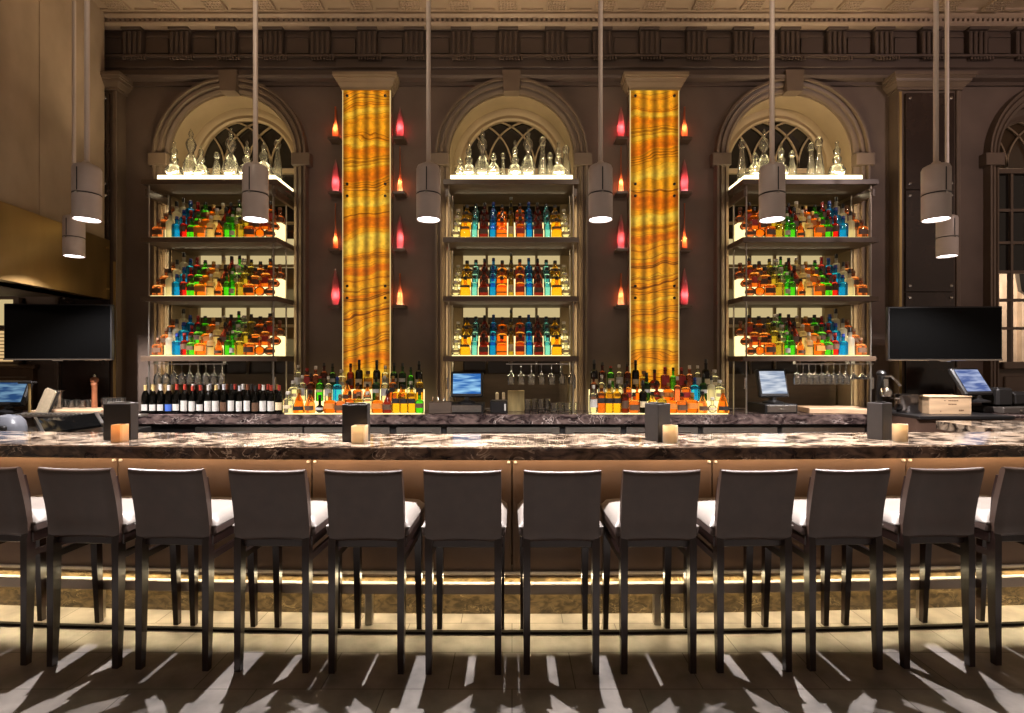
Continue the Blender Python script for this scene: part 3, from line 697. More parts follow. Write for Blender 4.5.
# ================================================================ SHELF UNITS
ZS = [PZ(179, 5.25), PZ(237, 5.25), PZ(296, 5.25), PZ(356, 5.25)]     # tops of the four shelves, highest first
SH = .7      # half width
Y0, Y1 = 5.25, 5.70
BAYN = ['left', 'middle', 'right']
for i in range(3):
    xc = XS[i]
    t = empty('shelf_unit', 'dark wood shelf unit with steel rods in the %s arch' % BAYN[i], 'shelf', (xc, Y0, ZC), 0, 'shelf units in the arches')
    ti = Matrix.Translation((0, -Y0, -ZC))
    for k, z in enumerate(ZS):
        b = MB(); b.box(-SH, SH, Y0, YW + .3, z - .052, z, .003); sh = b.build('shelf', M['shelfwood'], t); sh.matrix_local = ti
        b = MB(); b.box(-SH, SH, Y0 - .006, Y0 + .004, z - .054, z - .002, .002); b.build('edge_strip', M['shelfedge'], sh)
    for s in (-1, 1):
        for y in (Y0 + .04, YW - .05):
            zz = [(ZC, ZS[3] - .055)] + [(ZS[k + 1], ZS[k] - .055) for k in range(2, -1, -1)]
            b = MB()
            for (za, zb) in zz: b.tube([(s * (SH - .055), y, za), (s * (SH - .055), y, zb)], .0085, 8)
            b.build('post', M['postmetal'], t).matrix_local = ti
        b = MB(); b.box(s * (SH - .05), s * (SH - .02), Y0 + .02, YW + .3, ZS[0] - .17, ZS[0] - .09, .003)
        b.build('bracket_arm', M['shelfedge'], t).matrix_local = ti
        b = MB(); b.box(s * (SH - .045), s * (SH - .03), Y0 + .02, Y0 + .06, 1.3, 1.42, .004); b.build('bracket_plate', M['chrome'], t).matrix_local = ti
        # slim vertical LED profile behind the rear posts, turned to the moulded jamb
        for (za, zb) in zz:
            area('jamb_led_lamp', (xc + s * (SH - .03), YW - .09, (za + zb) / 2), .45, (1.0, .74, .36), .012, (zb - za) * .9, (math.radians(90), 0, math.radians(-38 * s)))
    # LED profile along the under-edge of every shelf, at the wall
    for z in ZS: area('shelf_led_lamp', (xc, YW - .06, z - .06), (1.5 if i == 0 else 2.8) if z == ZS[3] else .7, CREAM, 1.2, .015, (math.radians(-20), 0, 0))
    b = MB(); hw = (.613, .636, .613)[i]
    b.box(-hw, hw, Y0 + .045, YW + .1, 0, .058, .003)
    o = b.build('lit_plinth', M['plinth'], None, ((-3.073, -.005, 3.028)[i], 0, ZS[0])); tag(o, 'glowing cream plinth under the clear decanters on top of the %s shelf unit' % BAYN[i], 'plinth', 'glowing plinths')
# stepped light boxes
def light_steps(x, y, z, hw, depth, rise, label, grp):
    t = empty('light_step_box', label, 'display step', (x, y, z), 0, grp)
    for k in range(3):
        b = MB(); b.box(-hw, hw, k * depth, 3 * depth, (0 if k == 0 else .008 + (k - 1) * rise + .001), .008 + k * rise, .002); b.build('step', M['riser'], t)
    return t
DEP, RIS, RC = .115, .105, .115
SHN = {1: 'upper', 2: 'middle', 3: 'lower'}
for i in range(3):
    for k in (1, 2, 3):
        light_steps(XS[i], Y0 + .03, ZS[k], .615 if i == 1 else .628, DEP, RIS, 'glowing three-step bottle display on the %s bottle shelf of the %s arch' % (SHN[k], BAYN[i]), 'glowing steps under the bottles')
CX = [PX(356, YC + .15), PX(657, YC + .15)]
for s, x in zip(('left', 'right'), CX):
    light_steps(x, YC + .03, ZC, .69, .085, RC, 'glowing three-step bottle display on the counter under the %s onyx column' % s, 'glowing steps under the bottles')

# ================================================================ BOTTLES
def prof_round(r, h, sh, nr, flare=1.0):    # body radius, total glass height, shoulder height, neck radius
    p = [(r * .86, 0), (r * .98, .006), (r, .014), (r, sh * .55), (r * flare, sh)]
    for k in range(1, 6):
        t = k / 5; p.append((nr + (r * flare - nr) * (math.cos(t * math.pi / 2)) ** 1.0, sh + (h - sh) * .38 * math.sin(t * math.pi / 2)))
    p += [(nr, h - .012), (nr * 1.15, h - .01), (nr * 1.15, h)]
    return p
def prof_ball(r, h, nr):
    p = []
    for k in range(9):
        a = -math.pi * .42 + k / 8 * (math.pi * .92 - .25); p.append((max(nr, r * math.cos(a)), r * .98 + r * math.sin(a)))
    return p + [(nr, h - .01), (nr * 1.2, h - .008), (nr * 1.2, h)]
def prof_slim(r, h): return [(r * .9, 0), (r, .01), (r * .97, h * .35), (r * .8, h * .6), (r * .5, h * .8), (r * .38, h * .9), (r * .4, h)]
def prof_bell(r, h, nr): return [(r * .95, 0), (r, .01), (r, h * .3), (r * .93, h * .45), (r * .7, h * .62), (nr * 1.3, h * .76), (nr, h * .83), (nr, h - .01), (nr * 1.2, h)]
def prof_cone(r, h, nr): return [(r * .97, 0), (r, .012), (r * .86, h * .35), (r * .62, h * .62), (nr * 1.2, h * .8), (nr, h * .86), (nr, h)]
# key: look, profile, squareness, depth factor, glass, cap, cap(r,h), label mat, label z0,z1
BT = {
 'copper_squat': ('squat copper-brown', prof_round(.046, .165, .095, .015), 5, .8, G['copper'], 'cap_wood', (.017, .022), 'label_brown', .03, .08),
 'white_frost': ('tall frosted white', prof_round(.036, .235, .155, .014, .97), 0, 1, G['frost'], 'cap_black', (.014, .05), None, 0, 0),
 'blue': ('blue square-shouldered', prof_round(.038, .20, .125, .014), 4, 1, G['blue'], 'cap_blue', (.015, .03), None, 0, 0),
 'red_label': ('clear red-labelled', prof_round(.034, .20, .12, .013), 0, 1, G['red'], 'cap_red', (.014, .025), 'label_brown', .06, .115),
 'green_squat': ('bright green square', prof_round(.037, .19, .105, .014), 5, 1, G['green'], 'cap_black', (.015, .025), 'label_brown', .055, .10),
 'orange_wide': ('wide orange square', prof_round(.05, .175, .105, .015), 6, .75, G['orange'], 'cap_gold', (.017, .028), 'label_orange', .045, .10),
 'cream': ('cream ball-topped', prof_round(.033, .20, .13, .015, 1.12), 0, 1, G['cream'], 'cap_white', (.016, .03), 'label_brown', .085, .10),
 'amber_small': ('small amber', prof_bell(.04, .165, .013), 0, 1, G['amber'], 'cap_black', (.014, .02), 'label_brown', .02, .05),
 'green_tall': ('tall green', prof_round(.035, .22, .12, .013), 0, 1, G['green'], 'cap_black', (.014, .03), None, 0, 0),
 'green_white': ('green blue-and-white labelled', prof_round(.03, .225, .12, .012), 0, 1, G['green'], 'cap_white', (.013, .03), 'label_white', .025, .075),
 'olive': ('olive-gold square', prof_round(.037, .195, .12, .013), 5, .9, G['olive'], 'cap_black', (.014, .025), None, 0, 0),
 'brown_square': ('dark amber square', prof_round(.046, .175, .10, .015), 6, .8, G['amber'], 'cap_black', (.017, .03), 'label_brown', .03, .085),
 'orange_ball': ('round orange', prof_ball(.05, .17, .014), 0, .75, G['orange'], 'cap_gold', (.017, .022), None, 0, 0),
 'amber_flat': ('flat amber', prof_ball(.046, .15, .014), 4, .8, G['copper'], 'cap_wood', (.018, .02), 'label_brown', .025, .06),
 'clear_box': ('clear boxy', prof_round(.036, .20, .15, .013), 7, 1, G['frost'], 'cap_white', (.014, .02), None, 0, 0),
 'clear_ball': ('clear ball-shaped', prof_ball(.043, .145, .016), 0, .8, G['clear'], 'cap_white', (.018, .018), 'label_cream', .03, .06),
 'yellow': ('yellow-gold bell-shouldered', prof_bell(.048, .185, .015), 4, .85, G['yellow'], 'cap_black', (.017, .028), 'label_brown', .09, .115),
 'teal': ('slim pale teal', prof_round(.031, .20, .125, .016, 1.1), 0, 1, G['teal'], 'cap_black', (.016, .022), None, 0, 0),
 'dark_red': ('dark reddish-brown', prof_bell(.042, .20, .013), 5, .9, G['darkred'], 'cap_black', (.015, .035), 'label_brown', .035, .09),
 'blue_tall': ('deep blue', prof_round(.036, .215, .125, .013), 0, 1, G['blue'], 'cap_blue', (.014, .028), None, 0, 0),
 'orange_round': ('orange round-shouldered', prof_round(.047, .185, .105, .014), 5, .85, G['orange'], 'cap_black', (.016, .03), 'label_orange', .03, .045),
 'gold_tall': ('tall pale gold', prof_slim(.027, .27), 0, 1, G['olive'], 'cap_black', (.012, .03), 'label_cream', .04, .12),
 'red_amber': ('reddish amber square', prof_round(.042, .20, .125, .014), 6, .9, G['amber'], 'cap_black', (.016, .03), 'label_red', .04, .10),
 # bottles of the counter displays
 'clear_flask': ('clear square-shouldered', prof_round(.042, .20, .125, .019), 5, .9, G['clear'], 'cap_white', (.021, .025), 'label_cream', .05, .085),
 'black_squat': ('black round', prof_ball(.043, .165, .014), 0, .8, G['black'], 'cap_black', (.016, .025), 'label_white', .035, .06),
 'slant_yellow': ('tall yellow black-labelled', prof_round(.036, .255, .19, .014), 5, 1, G['yellow'], 'cap_black', (.016, .035), 'label_black', .10, .15),
 'slant_amber': ('tall amber black-labelled', prof_round(.036, .25, .185, .014), 5, 1, G['amber'], 'cap_gold', (.016, .03), 'label_black', .10, .15),
 'brown_tall': ('tall dark brown', prof_round(.038, .27, .17, .014), 0, 1, G['brown'], 'cap_black', (.015, .035), 'label_brown', .05, .13),
 'dark_green': ('dark green', prof_round(.038, .265, .165, .014), 0, 1, G['darkgreen'], 'cap_black', (.015, .04), 'label_white', .09, .13),
 'black_tall': ('tall black', prof_round(.038, .29, .185, .014), 0, 1, G['wine'], 'cap_black', (.015, .045), 'label_cream', .06, .12),
 'pink': ('peach-pink', prof_round(.036, .23, .14, .015), 0, 1, G['pink'], 'cap_white', (.016, .04), None, 0, 0),
 'white_label': ('clear white-labelled', prof_round(.038, .25, .17, .014), 0, 1, G['clear'], 'cap_white', (.015, .03), 'label_white', .06, .14),
 'red_flag': ('red-labelled dark', prof_round(.04, .22, .14, .015), 6, .8, G['brown'], 'cap_red', (.017, .03), 'label_red', .05, .15),
 'burgundy_ball': ('round dark red', prof_ball(.058, .20, .015), 0, .7, G['darkred'], 'cap_black', (.017, .03), 'label_brown', .045, .075),
 'amber_bell': ('amber bell-shaped', prof_bell(.047, .20, .016), 0, 1, G['amber'], 'cap_black', (.018, .028), 'label_brown', .03, .075),
 'blue_gin': ('bright blue', prof_round(.042, .235, .15, .014), 4, 1, G['blue'], 'cap_blue', (.015, .03), None, 0, 0),
 'cognac': ('amber flagon-shaped', prof_cone(.056, .21, .015), 0, .75, G['orange'], 'cap_gold', (.02, .03), 'label_black', .03, .07),
 'green_gin': ('bright green', prof_round(.038, .25, .17, .015, 1.03), 0, 1, G['green'], 'cap_red', (.015, .022), 'label_cream', .1, .13),
 'tan_box': ('pale gold cork-stoppered', prof_round(.04, .18, .12, .014), 5, .9, G['olive'], 'cap_wood', (.022, .03), 'label_cream', .03, .09),
}
BM = {}
for key, (look, pr, sq, fy, gm, cm, (cr, ch), lm, z0, z1) in BT.items():
    seg = 16 if sq else 14
    a = MB(); a.lathe(pr, seg, sq, fy=fy, a0=math.pi / seg if sq else 0)
    h = pr[-1][1]; c = MB(); c.lathe([(cr, h - .008), (cr, h + ch * .9), (cr * .8, h + ch), (0, h + ch)], 10)
    l = None
    if lm:
        l = MB(); rr = max(r for r, z in pr if z0 - .03 <= z <= z1 + .03) * 1.015
        l.lathe([(rr, z0), (rr, z1)], 8, sq, a0=-math.pi * .5 - 1.0, a1=-math.pi * .5 + 1.0, fy=fy)
    BM[key] = dict(look=look, a=a, c=c, l=l, gm=gm, cm=M[cm], lm=M[lm] if lm else None, h=h + ch)
    BM[key]['ma'] = a.mesh('bottle_' + key, gm, 40); BM[key]['mc'] = c.mesh('cap_' + key, M[cm], 40)
    BM[key]['ml'] = l.mesh('label_' + key, M[lm], 40) if l else None
NBOT = 0
def bottle(key, x, y, z, label, group, rz=0.0, s=1.0, wx=1.1):
    global NBOT; NBOT += 1
    d = BM[key]; o = put('liquor_bottle', d['ma'], None, (x, y, z), rz); o.scale = (s * wx, s * wx, s); tag(o, label, 'bottle', group)
    put('cap', d['mc'], o)
    if d['ml']: put('bottle_label', d['ml'], o)
    return o
SIDE = ['copper_squat', 'white_frost', 'blue', 'red_label', 'green_squat', 'orange_wide', 'cream', 'amber_small', 'green_tall', 'green_white', 'olive', 'brown_square', 'orange_ball', 'amber_flat']
SIDEX = [-.574, -.460, -.382, -.304, -.225, -.131, -.025, .060, .145, .20, .276, .38, .488, .585]
BACKA = ['copper_squat', 'white_frost', 'blue', 'red_label', 'green_squat', 'orange_wide', 'cream', 'dark_red', 'green_tall', 'clear_flask', 'olive', 'brown_square', 'red_amber', 'amber_flat', 'clear_box']
CENT = ['clear_ball', 'yellow', 'teal', 'dark_red', 'blue_tall', 'orange_round', 'gold_tall', 'red_amber', 'blue_tall', 'dark_red', 'teal', 'yellow', 'clear_ball']
rest = []       # the rear rows of the side bays
ROWN = ['front', 'second', 'back']
for k in (1, 2, 3):
    for row in range(3):
        yy = Y0 + .03 + DEP * (row + .45); zz = ZS[k] + .008 + RIS * row
        for j, key in enumerate(CENT):
            x = XS[1] - .575 + j * .0958
            bottle(key, x, yy, zz, '%s bottle, %s from left, %s row, %s shelf of the middle arch' % (BM[key]['look'], ORD[j], ROWN[row], SHN[k]), 'bottles in the middle arch', R.uniform(-.1, .1), .97, 1.22)
        for i in (0, 2):
            sg = 1 if i == 0 else -1
            for j in range(14):
                key = (SIDE if row == 0 else BACKA)[j]; x = XS[i] + sg * SIDEX[j] + R.uniform(-.005, .005); yj = yy + R.uniform(-.006, .006)
                s = R.uniform(.97, 1.04) if row == 0 else R.uniform(.95, 1.1)
                if row == 0:
                    bottle(key, x, yj, zz, '%s bottle, %s from %s end, front row, %s shelf of the %s arch' % (BM[key]['look'], ORD[j], BAYN[i], SHN[k], BAYN[i]), 'front row bottles in the side arches', R.uniform(-.15, .15), s)
                else: rest.append((key, x, yj, zz, s))
# counter displays
CF = [['clear_flask', 'cognac', 'amber_bell', 'black_squat', 'orange_wide', 'copper_squat', 'red_amber', 'tan_box', 'clear_flask', 'orange_wide', 'dark_red', 'slant_yellow', 'slant_yellow', 'slant_yellow', 'green_squat'],
      ['clear_flask', 'white_label', 'brown_tall', 'green_gin', 'white_label', 'blue_gin', 'amber_bell', 'brown_square', 'amber_small', 'dark_green', 'white_label', 'slant_amber', 'amber_small', 'clear_flask', 'slant_yellow'],
      ['white_label', 'red_flag', 'pink', 'brown_tall', 'dark_green', 'clear_flask', 'brown_tall', 'black_tall', 'tan_box', 'black_tall', 'white_label', 'dark_green', 'dark_green', 'green_tall', 'black_tall']]
CG = [['white_label', 'slant_amber', 'slant_yellow', 'slant_yellow', 'brown_tall', 'brown_square', 'black_tall', 'yellow', 'tan_box', 'orange_wide', 'brown_square', 'orange_wide', 'amber_bell', 'clear_ball', 'cognac'],
      ['brown_tall', 'white_label', 'cream', 'clear_flask', 'red_amber', 'orange_ball', 'dark_green', 'burgundy_ball', 'orange_wide', 'pink', 'red_amber', 'blue_gin', 'dark_green', 'white_frost', 'clear_flask'],
      ['black_tall', 'brown_tall', 'green_gin', 'white_label', 'brown_tall', 'black_tall', 'tan_box', 'burgundy_ball', 'red_flag', 'green_tall', 'red_flag', 'pink', 'white_label', 'black_tall', 'clear_flask']]
for s, x0, ROWS in (('left', CX[0], CF), ('right', CX[1], CG)):
    for row in range(3):
        ws = [2 * 1.1 * max(math.hypot(v[0], 0) for v in BM[key]['a'].v) for key in ROWS[row]]
        hwid = (.715, .70, .68)[row]; gap = (2 * hwid - sum(ws)) / (len(ws) - 1); xx = x0 - hwid
        for j, key in enumerate(ROWS[row]):
            x = xx + ws[j] / 2; xx += ws[j] + gap; yy = YC + .03 + .085 * (row + .5); zz = ZC + .008 + RC * row
            bottle(key, x, yy, zz, '%s bottle, %s from left, %s row, counter display below the %s onyx column' % (BM[key]['look'], ORD[j], ROWN[row], s), 'bottles below the %s onyx column' % s, 0.0, R.uniform(.97, 1.03) * (1.0, .95, .93)[row], 1.1)
# the remaining rear rows as one object
mats = []; b = MB()
def mi(m):
    if m not in mats: mats.append(m)
    return mats.index(m)
for key, x, y, z, s in rest:
    d = BM[key]; T = Matrix.Translation((x, y, z)) @ Matrix.Rotation(R.uniform(-.2, .2), 4, 'Z') @ Matrix.Diagonal((s * 1.1, s * 1.1, s, 1))
    b.merge(d['a'], T, mi(d['gm'])); b.merge(d['c'], T, mi(d['cm']))
    if d['l']: b.merge(d['l'], T, mi(d['lm']))
o = b.build('liquor_bottles', mats, smooth=40)
tag(o, 'crowded rear rows of coloured bottles on the shelves of the left and right arches', 'bottles', None, 'stuff')
print('bottles', NBOT, 'rest', len(rest))

# wine bottles on the left counter
wp = [(.033, 0), (.0365, .006), (.0365, .175), (.034, .195), (.022, .225), (.0145, .245), (.0135, .285), (.0155, .288), (.0155, .295)]
q = MB(); q.lathe(wp, 16); wine_m = q.mesh('wine_bottle', G['wine'], 40)
caps = {}; 
for nm, c in dict(gold=(.62, .45, .18), white=(.72, .68, .62), red=(.42, .05, .03), black=(.02, .02, .02), brown=(.2, .07, .03), silver=(.5, .5, .52)).items():
    q = MB(); q.lathe([(.0152, .238), (.0148, .286), (.0165, .29), (.0165, .298), (0, .298)], 12); caps[nm] = q.mesh('capsule_' + nm, pbr('capsule_' + nm, c, .4), 40)
wl_ = {}
for nm, mt, z0, z1 in (('white', 'label_white', .035, .10), ('tall white', 'label_white', .03, .135), ('blue', 'label_blue', .03, .10), ('cream', 'label_cream', .04, .12), ('dark', 'label_brown', .03, .12)):
    q = MB(); q.lathe([(.0372, z0), (.0372, z1)], 10, a0=-math.pi * .5 - 1.15, a1=-math.pi * .5 + 1.15); wl_[nm] = q.mesh('wine_label_' + nm.replace(' ', '_'), M[mt], 40)
front = [('gold', 'white'), ('gold', 'white'), ('white', 'white'), ('white', 'blue'), ('red', 'white'), ('red', 'tall white'), ('red', 'tall white'), ('red', 'white'), ('white', 'tall white'), ('gold', 'tall white'),
         ('silver', 'dark'), ('black', 'tall white'), ('silver', 'tall white'), ('brown', 'tall white'), ('black', 'dark'), ('white', 'tall white'), ('red', 'tall white'), ('red', 'cream')]
for j, (c, l) in enumerate(front):
    px = 145.5 + j * 7.86; Y = YC + .07
    o = put('wine_bottle', wine_m, None, (PX(px, Y), Y, ZC), R.uniform(-.2, .2)); s = R.uniform(.96, 1.02); o.scale = (s, s, s)
    tag(o, 'dark wine bottle, %s capsule and %s label, %s from left in the front row' % (c, l, ORD[j]), 'bottle', 'wine bottles on the left back counter')
    put('capsule', caps[c], o); put('bottle_label', wl_[l], o)
backc = ['gold', 'white', 'black', 'red', 'red', 'white', 'black', 'silver', 'white', 'brown', 'red', 'white', 'black', 'red', 'red', 'gold']
for j, c in enumerate(backc):
    px = 152 + j * 8.3; Y = YC + .17
    o = put('wine_bottle', wine_m, None, (PX(px, Y), Y, ZC), 0); tag(o, 'dark wine bottle with %s capsule, %s from left in the rear row' % (c, ORD[j]), 'bottle', 'wine bottles on the left back counter')
    put('capsule', caps[c], o); put('bottle_label', wl_['white'], o)

# ================================================================ DECANTERS on top of the units
DP = {
 'double ball': [(.045, 0), (.06, .012), (.072, .05), (.066, .09), (.04, .125), (.02, .145), (.03, .165), (.037, .19), (.03, .215), (.014, .235), (.018, .25), (.022, .275), (.014, .30), (.006, .31), (.010, .325), (.0, .335)],
 'tall teardrop': [(.04, 0), (.05, .012), (.062, .06), (.056, .12), (.036, .17), (.018, .215), (.022, .235), (.034, .265), (.04, .30), (.03, .335), (.012, .36), (.016, .375), (.019, .395), (.010, .42), (.004, .44), (0, .445)],
 'slim bottle': [(.034, 0), (.04, .012), (.038, .08), (.028, .17), (.019, .25), (.017, .30), (.026, .305), (.024, .315), (.03, .345), (.018, .38), (0, .39)],
 'small round': [(.04, 0), (.052, .02), (.056, .05), (.042, .09), (.016, .12), (.015, .145), (.024, .15), (.026, .175), (.014, .2), (0, .208)],
 'stacked ball': [(.04, 0), (.06, .025), (.064, .055), (.045, .1), (.018, .12), (.03, .14), (.034, .165), (.02, .19), (.012, .2), (.024, .22), (.026, .25), (.010, .275), (.008, .3), (.014, .315), (0, .34)],
 'narrow': [(.03, 0), (.036, .01), (.03, .1), (.018, .16), (.015, .19), (.022, .195), (.024, .22), (.012, .245), (0, .25)],
}
DMs = {}
for k_, p in DP.items():
    st = [i for i, (r, z) in enumerate(p) if r < .021 and 2 < i < len(p) - 4]; cut = st[-1] if st else len(p) - 6
    q = MB(); q.lathe(p[:cut + 1], 18); a = q.mesh('decanter_' + k_.replace(' ', '_'), M['crystal'], 60)
    q = MB(); q.lathe(p[cut:], 14); DMs[k_] = (a, q.mesh('stopper_' + k_.replace(' ', '_'), M['crystal'], 60))
deco = {0: [(174, 'stacked ball', 1.0), (191, 'tall teardrop', 1.0), (201, 'double ball', .85), (217, 'narrow', 1.0), (231, 'tall teardrop', 1.02), (247, 'stacked ball', 1.0), (264, 'double ball', 1.0), (277.5, 'slim bottle', .93)],
        1: [(460, 'small round', .85), (469, 'stacked ball', .98), (482.5, 'tall teardrop', 1.0), (493.5, 'small round', 1.08), (503, 'slim bottle', .62), (515, 'stacked ball', 1.0), (528, 'tall teardrop', 1.0), (542.5, 'slim bottle', 1.0), (550, 'narrow', .98), (558.5, 'stacked ball', .98), (566, 'narrow', 1.25)],
        2: [(742, 'slim bottle', .93), (755, 'small round', 1.08), (764, 'tall teardrop', 1.0), (781, 'stacked ball', .95), (792, 'narrow', 1.05), (811, 'slim bottle', .86), (819, 'slim bottle', 1.0), (837, 'stacked ball', 1.0)]}
for i, lst in deco.items():
    for j, (px, k_, s) in enumerate(lst):
        Y = Y0 + .11 + (.05 if k_ in ('slim bottle', 'narrow') else 0)
        o = put('decanter', DMs[k_][0], None, (PX(px, Y), Y, ZS[0] + .058), R.uniform(0, 6)); o.scale = (s * 1.3, s * 1.3, s * 1.15)
        tag(o, '%s clear glass decanter, %s from the left on top of the %s shelf unit' % (k_, ORD[j], BAYN[i]), 'decanter', 'clear decanters under the arches')
        put('stopper', DMs[k_][1], o)

# ================================================================ WALL SHELVES AND ART GLASS beside the onyx columns
VR = [(.024, 0), (.032, .008), (.035, .05), (.0355, .10), (.033, .16), (.027, .22), (.020, .27), (.011, .31), (.004, .345), (0, .35)]
VO = [(.024, 0), (.030, .01), (.029, .06), (.022, .12), (.014, .17), (.0095, .21), (.0085, .325), (.0105, .33)]
VT = [(.022, 0), (.026, .01), (.023, .08), (.013, .16), (.007, .24), (.0055, .32), (.0055, .495), (.008, .50)]
q = MB(); q.lathe(VR[:7], 16); vr_in = q.mesh('vase_core', M['vase_red'], 60)
q = MB(); q.lathe([(r * 1.18 + .001, z * 1.0) for r, z in VR], 16); vr_out = q.mesh('art_vase', M['vase_clear'], 60)
q = MB(); q.lathe(VO, 14); vo_m = q.mesh('slender_vase', M['vase_orange'], 60)
q = MB(); q.lathe(VT, 14); vt_m = q.mesh('tall_slender_vase', M['vase_orange'], 60)
q = MB(); q.box(-.065, .065, -.075, .075, -.028, 0, .004); ws_m = q.mesh('wall_shelf', M['shelfedge'], 30)
q = MB(); q.lathe([(.024, .0005), (.024, .003), (0, .003)], 14); puck_m = q.mesh('light_puck', glow('puck_glow', (1, .75, .72), 45), 30)
rows_y = [140, 194, 250.5, 306.5]
for cidx, (cn_, pl, pr_) in enumerate((('left', 335.5, 400), ('right', 621, 684.5))):
    for sidx, px in enumerate((pl, pr_)):
        for r_ in range(4):
            Y = YW - .075; z = PZ(rows_y[r_] - 1, Y); x = PX(px, Y)
            sd = ('left', 'right')[sidx]
            o = put('wall_shelf', ws_m, None, (x, Y, z)); tag(o, 'small dark wall shelf %s of the %s onyx column, %s from the top' % (sd, cn_, ORD[r_]), 'shelf', 'small shelves beside the onyx columns')
            put('light_puck', puck_m, o)
            red = (r_ + sidx + cidx) % 2 == 1
            if red:
                v = put('art_vase', vr_out, None, (x, Y, z + .003)); put('vase_core', vr_in, v, (0, 0, .006)); s = (1.0, 1.05, 1.1, 1.15)[r_]; v.scale = (1, 1, s)
                tag(v, 'pink-red glass vase %s of the %s onyx column, %s shelf from top' % (sd, cn_, ORD[r_]), 'vase', 'red and orange glass vases')
            else:
                tall = (r_ in (1, 2)) and ((cidx == 0 and sidx == 1) or (cidx == 1 and sidx == 0) or r_ == 2)
                v = put('art_vase', vt_m if tall else vo_m, None, (x, Y, z + .003)); v.scale = (1.1, 1.1, 1.0 if tall else 1.05)
                tag(v, 'slender orange glass vase %s of the %s onyx column, %s shelf from top' % (sd, cn_, ORD[r_]), 'vase', 'red and orange glass vases')
            point('vase_fill_lamp', (x, Y, z + .11), .75, (1, .5, .45) if red else (1, .42, .22), .006)  # unseen lamp added inside the vase so the glass glows to its top

# ================================================================ BACK COUNTER
bc = empty('back_counter', 'long dark marble back counter with steel cabinets below the shelves', 'counter', (0, YC, 0)); ci = Matrix.Translation((0, -YC, 0))
CXL, CXR = -3.85, 3.72
b = MB(); b.box(CXL, CXR, YC, YW - .002, ZC - .10, ZC, .005); b.build('counter_top', M['counter_marble'], bc).matrix_local = ci
b = MB(); b.box(CXL, CXR, YC + .08, YW - .002, 0, ZC - .10); b.build('carcass', M['blackplastic'], bc, smooth=0).matrix_local = ci
xs = [(192, 300), (302, 388), (395, 440), (446, 560), (566, 622), (628, 700), (705, 780), (785, 868)]
for (a_, c_) in xs:
    b = MB(); b.box(PX(a_, YC), PX(c_, YC), YC + .045, YC + .09, .2, .915, .006); d = b.build('steel_door', M['steel'], bc); d.matrix_local = ci
    b = MB(); b.tube([(PX(a_, YC) + .08, YC + .03, .86), (PX(c_, YC) - .08, YC + .03, .86)], .008, 8); b.build('handle', M['chrome'], d)
# panels behind the glasses below the lowest shelf
for i in range(3):
    b = MB(); b.box(XB[i] - .64, XB[i] + .64, YW + .2, YW + .22, ZC, 1.44); o = b.build('trim_%d' % (30 + i), M['shelfwood'], smooth=0); struct(o)
# left end: lower service counter with ice wells and boards
lc = empty('service_counter', 'dark service counter at the far left with ribbed steel drainboard', 'counter', (-4.6, 4.6, 0)); li = Matrix.Translation((4.6, -4.6, 0))
b = MB(); b.box(-6.6, CXL - .01, YC - .1, YW - .08, 0, 1.025); b.build('carcass', M['shelfwood'], lc, smooth=0).matrix_local = li
b = MB(); b.box(-6.6, CXL - .01, YC - .12, YW - .08, 1.025, 1.065, .004); b.build('counter_top', M['counter_marble'], lc).matrix_local = li
# glass-sided ice well between bar and service counter
iw = empty('ice_well', 'black ice well with sloping steel-edged guard behind the bar at left', 'ice well', (-3.6, 4.3, 0)); ii = Matrix.Translation((3.6, -4.3, 0))
xa, xb = PX(42, 4.2), PX(104, 4.2)
b = MB(); b.box(-4.6, xb, 4.1, 4.75, 0, .98); b.build('tub', M['blackplastic'], iw, smooth=0).matrix_local = ii
def bar4(mb, p, q, w, h):      # a flat bar between two points
    p = Vector(p); q = Vector(q); u = Vector((w / 2, 0, 0)); k = Vector((0, 0, h))
    mb.add([p - u, p + u, p + u - k, p - u - k, q - u, q + u, q + u - k, q - u - k], [(0, 1, 2, 3), (7, 6, 5, 4), (0, 4, 5, 1), (1, 5, 6, 2), (2, 6, 7, 3), (3, 7, 4, 0)])
Lb, Lf, Rb, Rf = (-4.30, 4.6, 1.075), (-3.86, 4.2, .995), (-3.77, 4.62, 1.12), (-3.37, 4.2, 1.07)
b = MB(); vs = [Vector(p) for p in (Lb, Rb, Rf, Lf)]; vs += [v - Vector((0, 0, .02)) for v in vs]
b.add(vs, [(0, 1, 2, 3), (7, 6, 5, 4), (0, 4, 5, 1), (1, 5, 6, 2), (2, 6, 7, 3), (3, 7, 4, 0)]); b.build('sloping_lid', M['screenblack'], iw, smooth=0).matrix_local = ii
for p, q in ((Lb, Lf), (Rb, Rf)): b = MB(); bar4(b, (p[0], p[1], p[2] + .012), (q[0], q[1], q[2] + .012), .03, .04); b.build('side_edge', M['steel'], iw, smooth=0).matrix_local = ii
b = MB(); b.box(-4.55, xb, 4.62, 4.72, 1.085, 1.105, .003)
for k in range(24): b.box(-4.5 + k * .045, -4.48 + k * .045, 4.615, 4.72, 1.105, 1.115, .003)
b.build('ribbed_drainboard', M['steel'], iw).matrix_local = ii

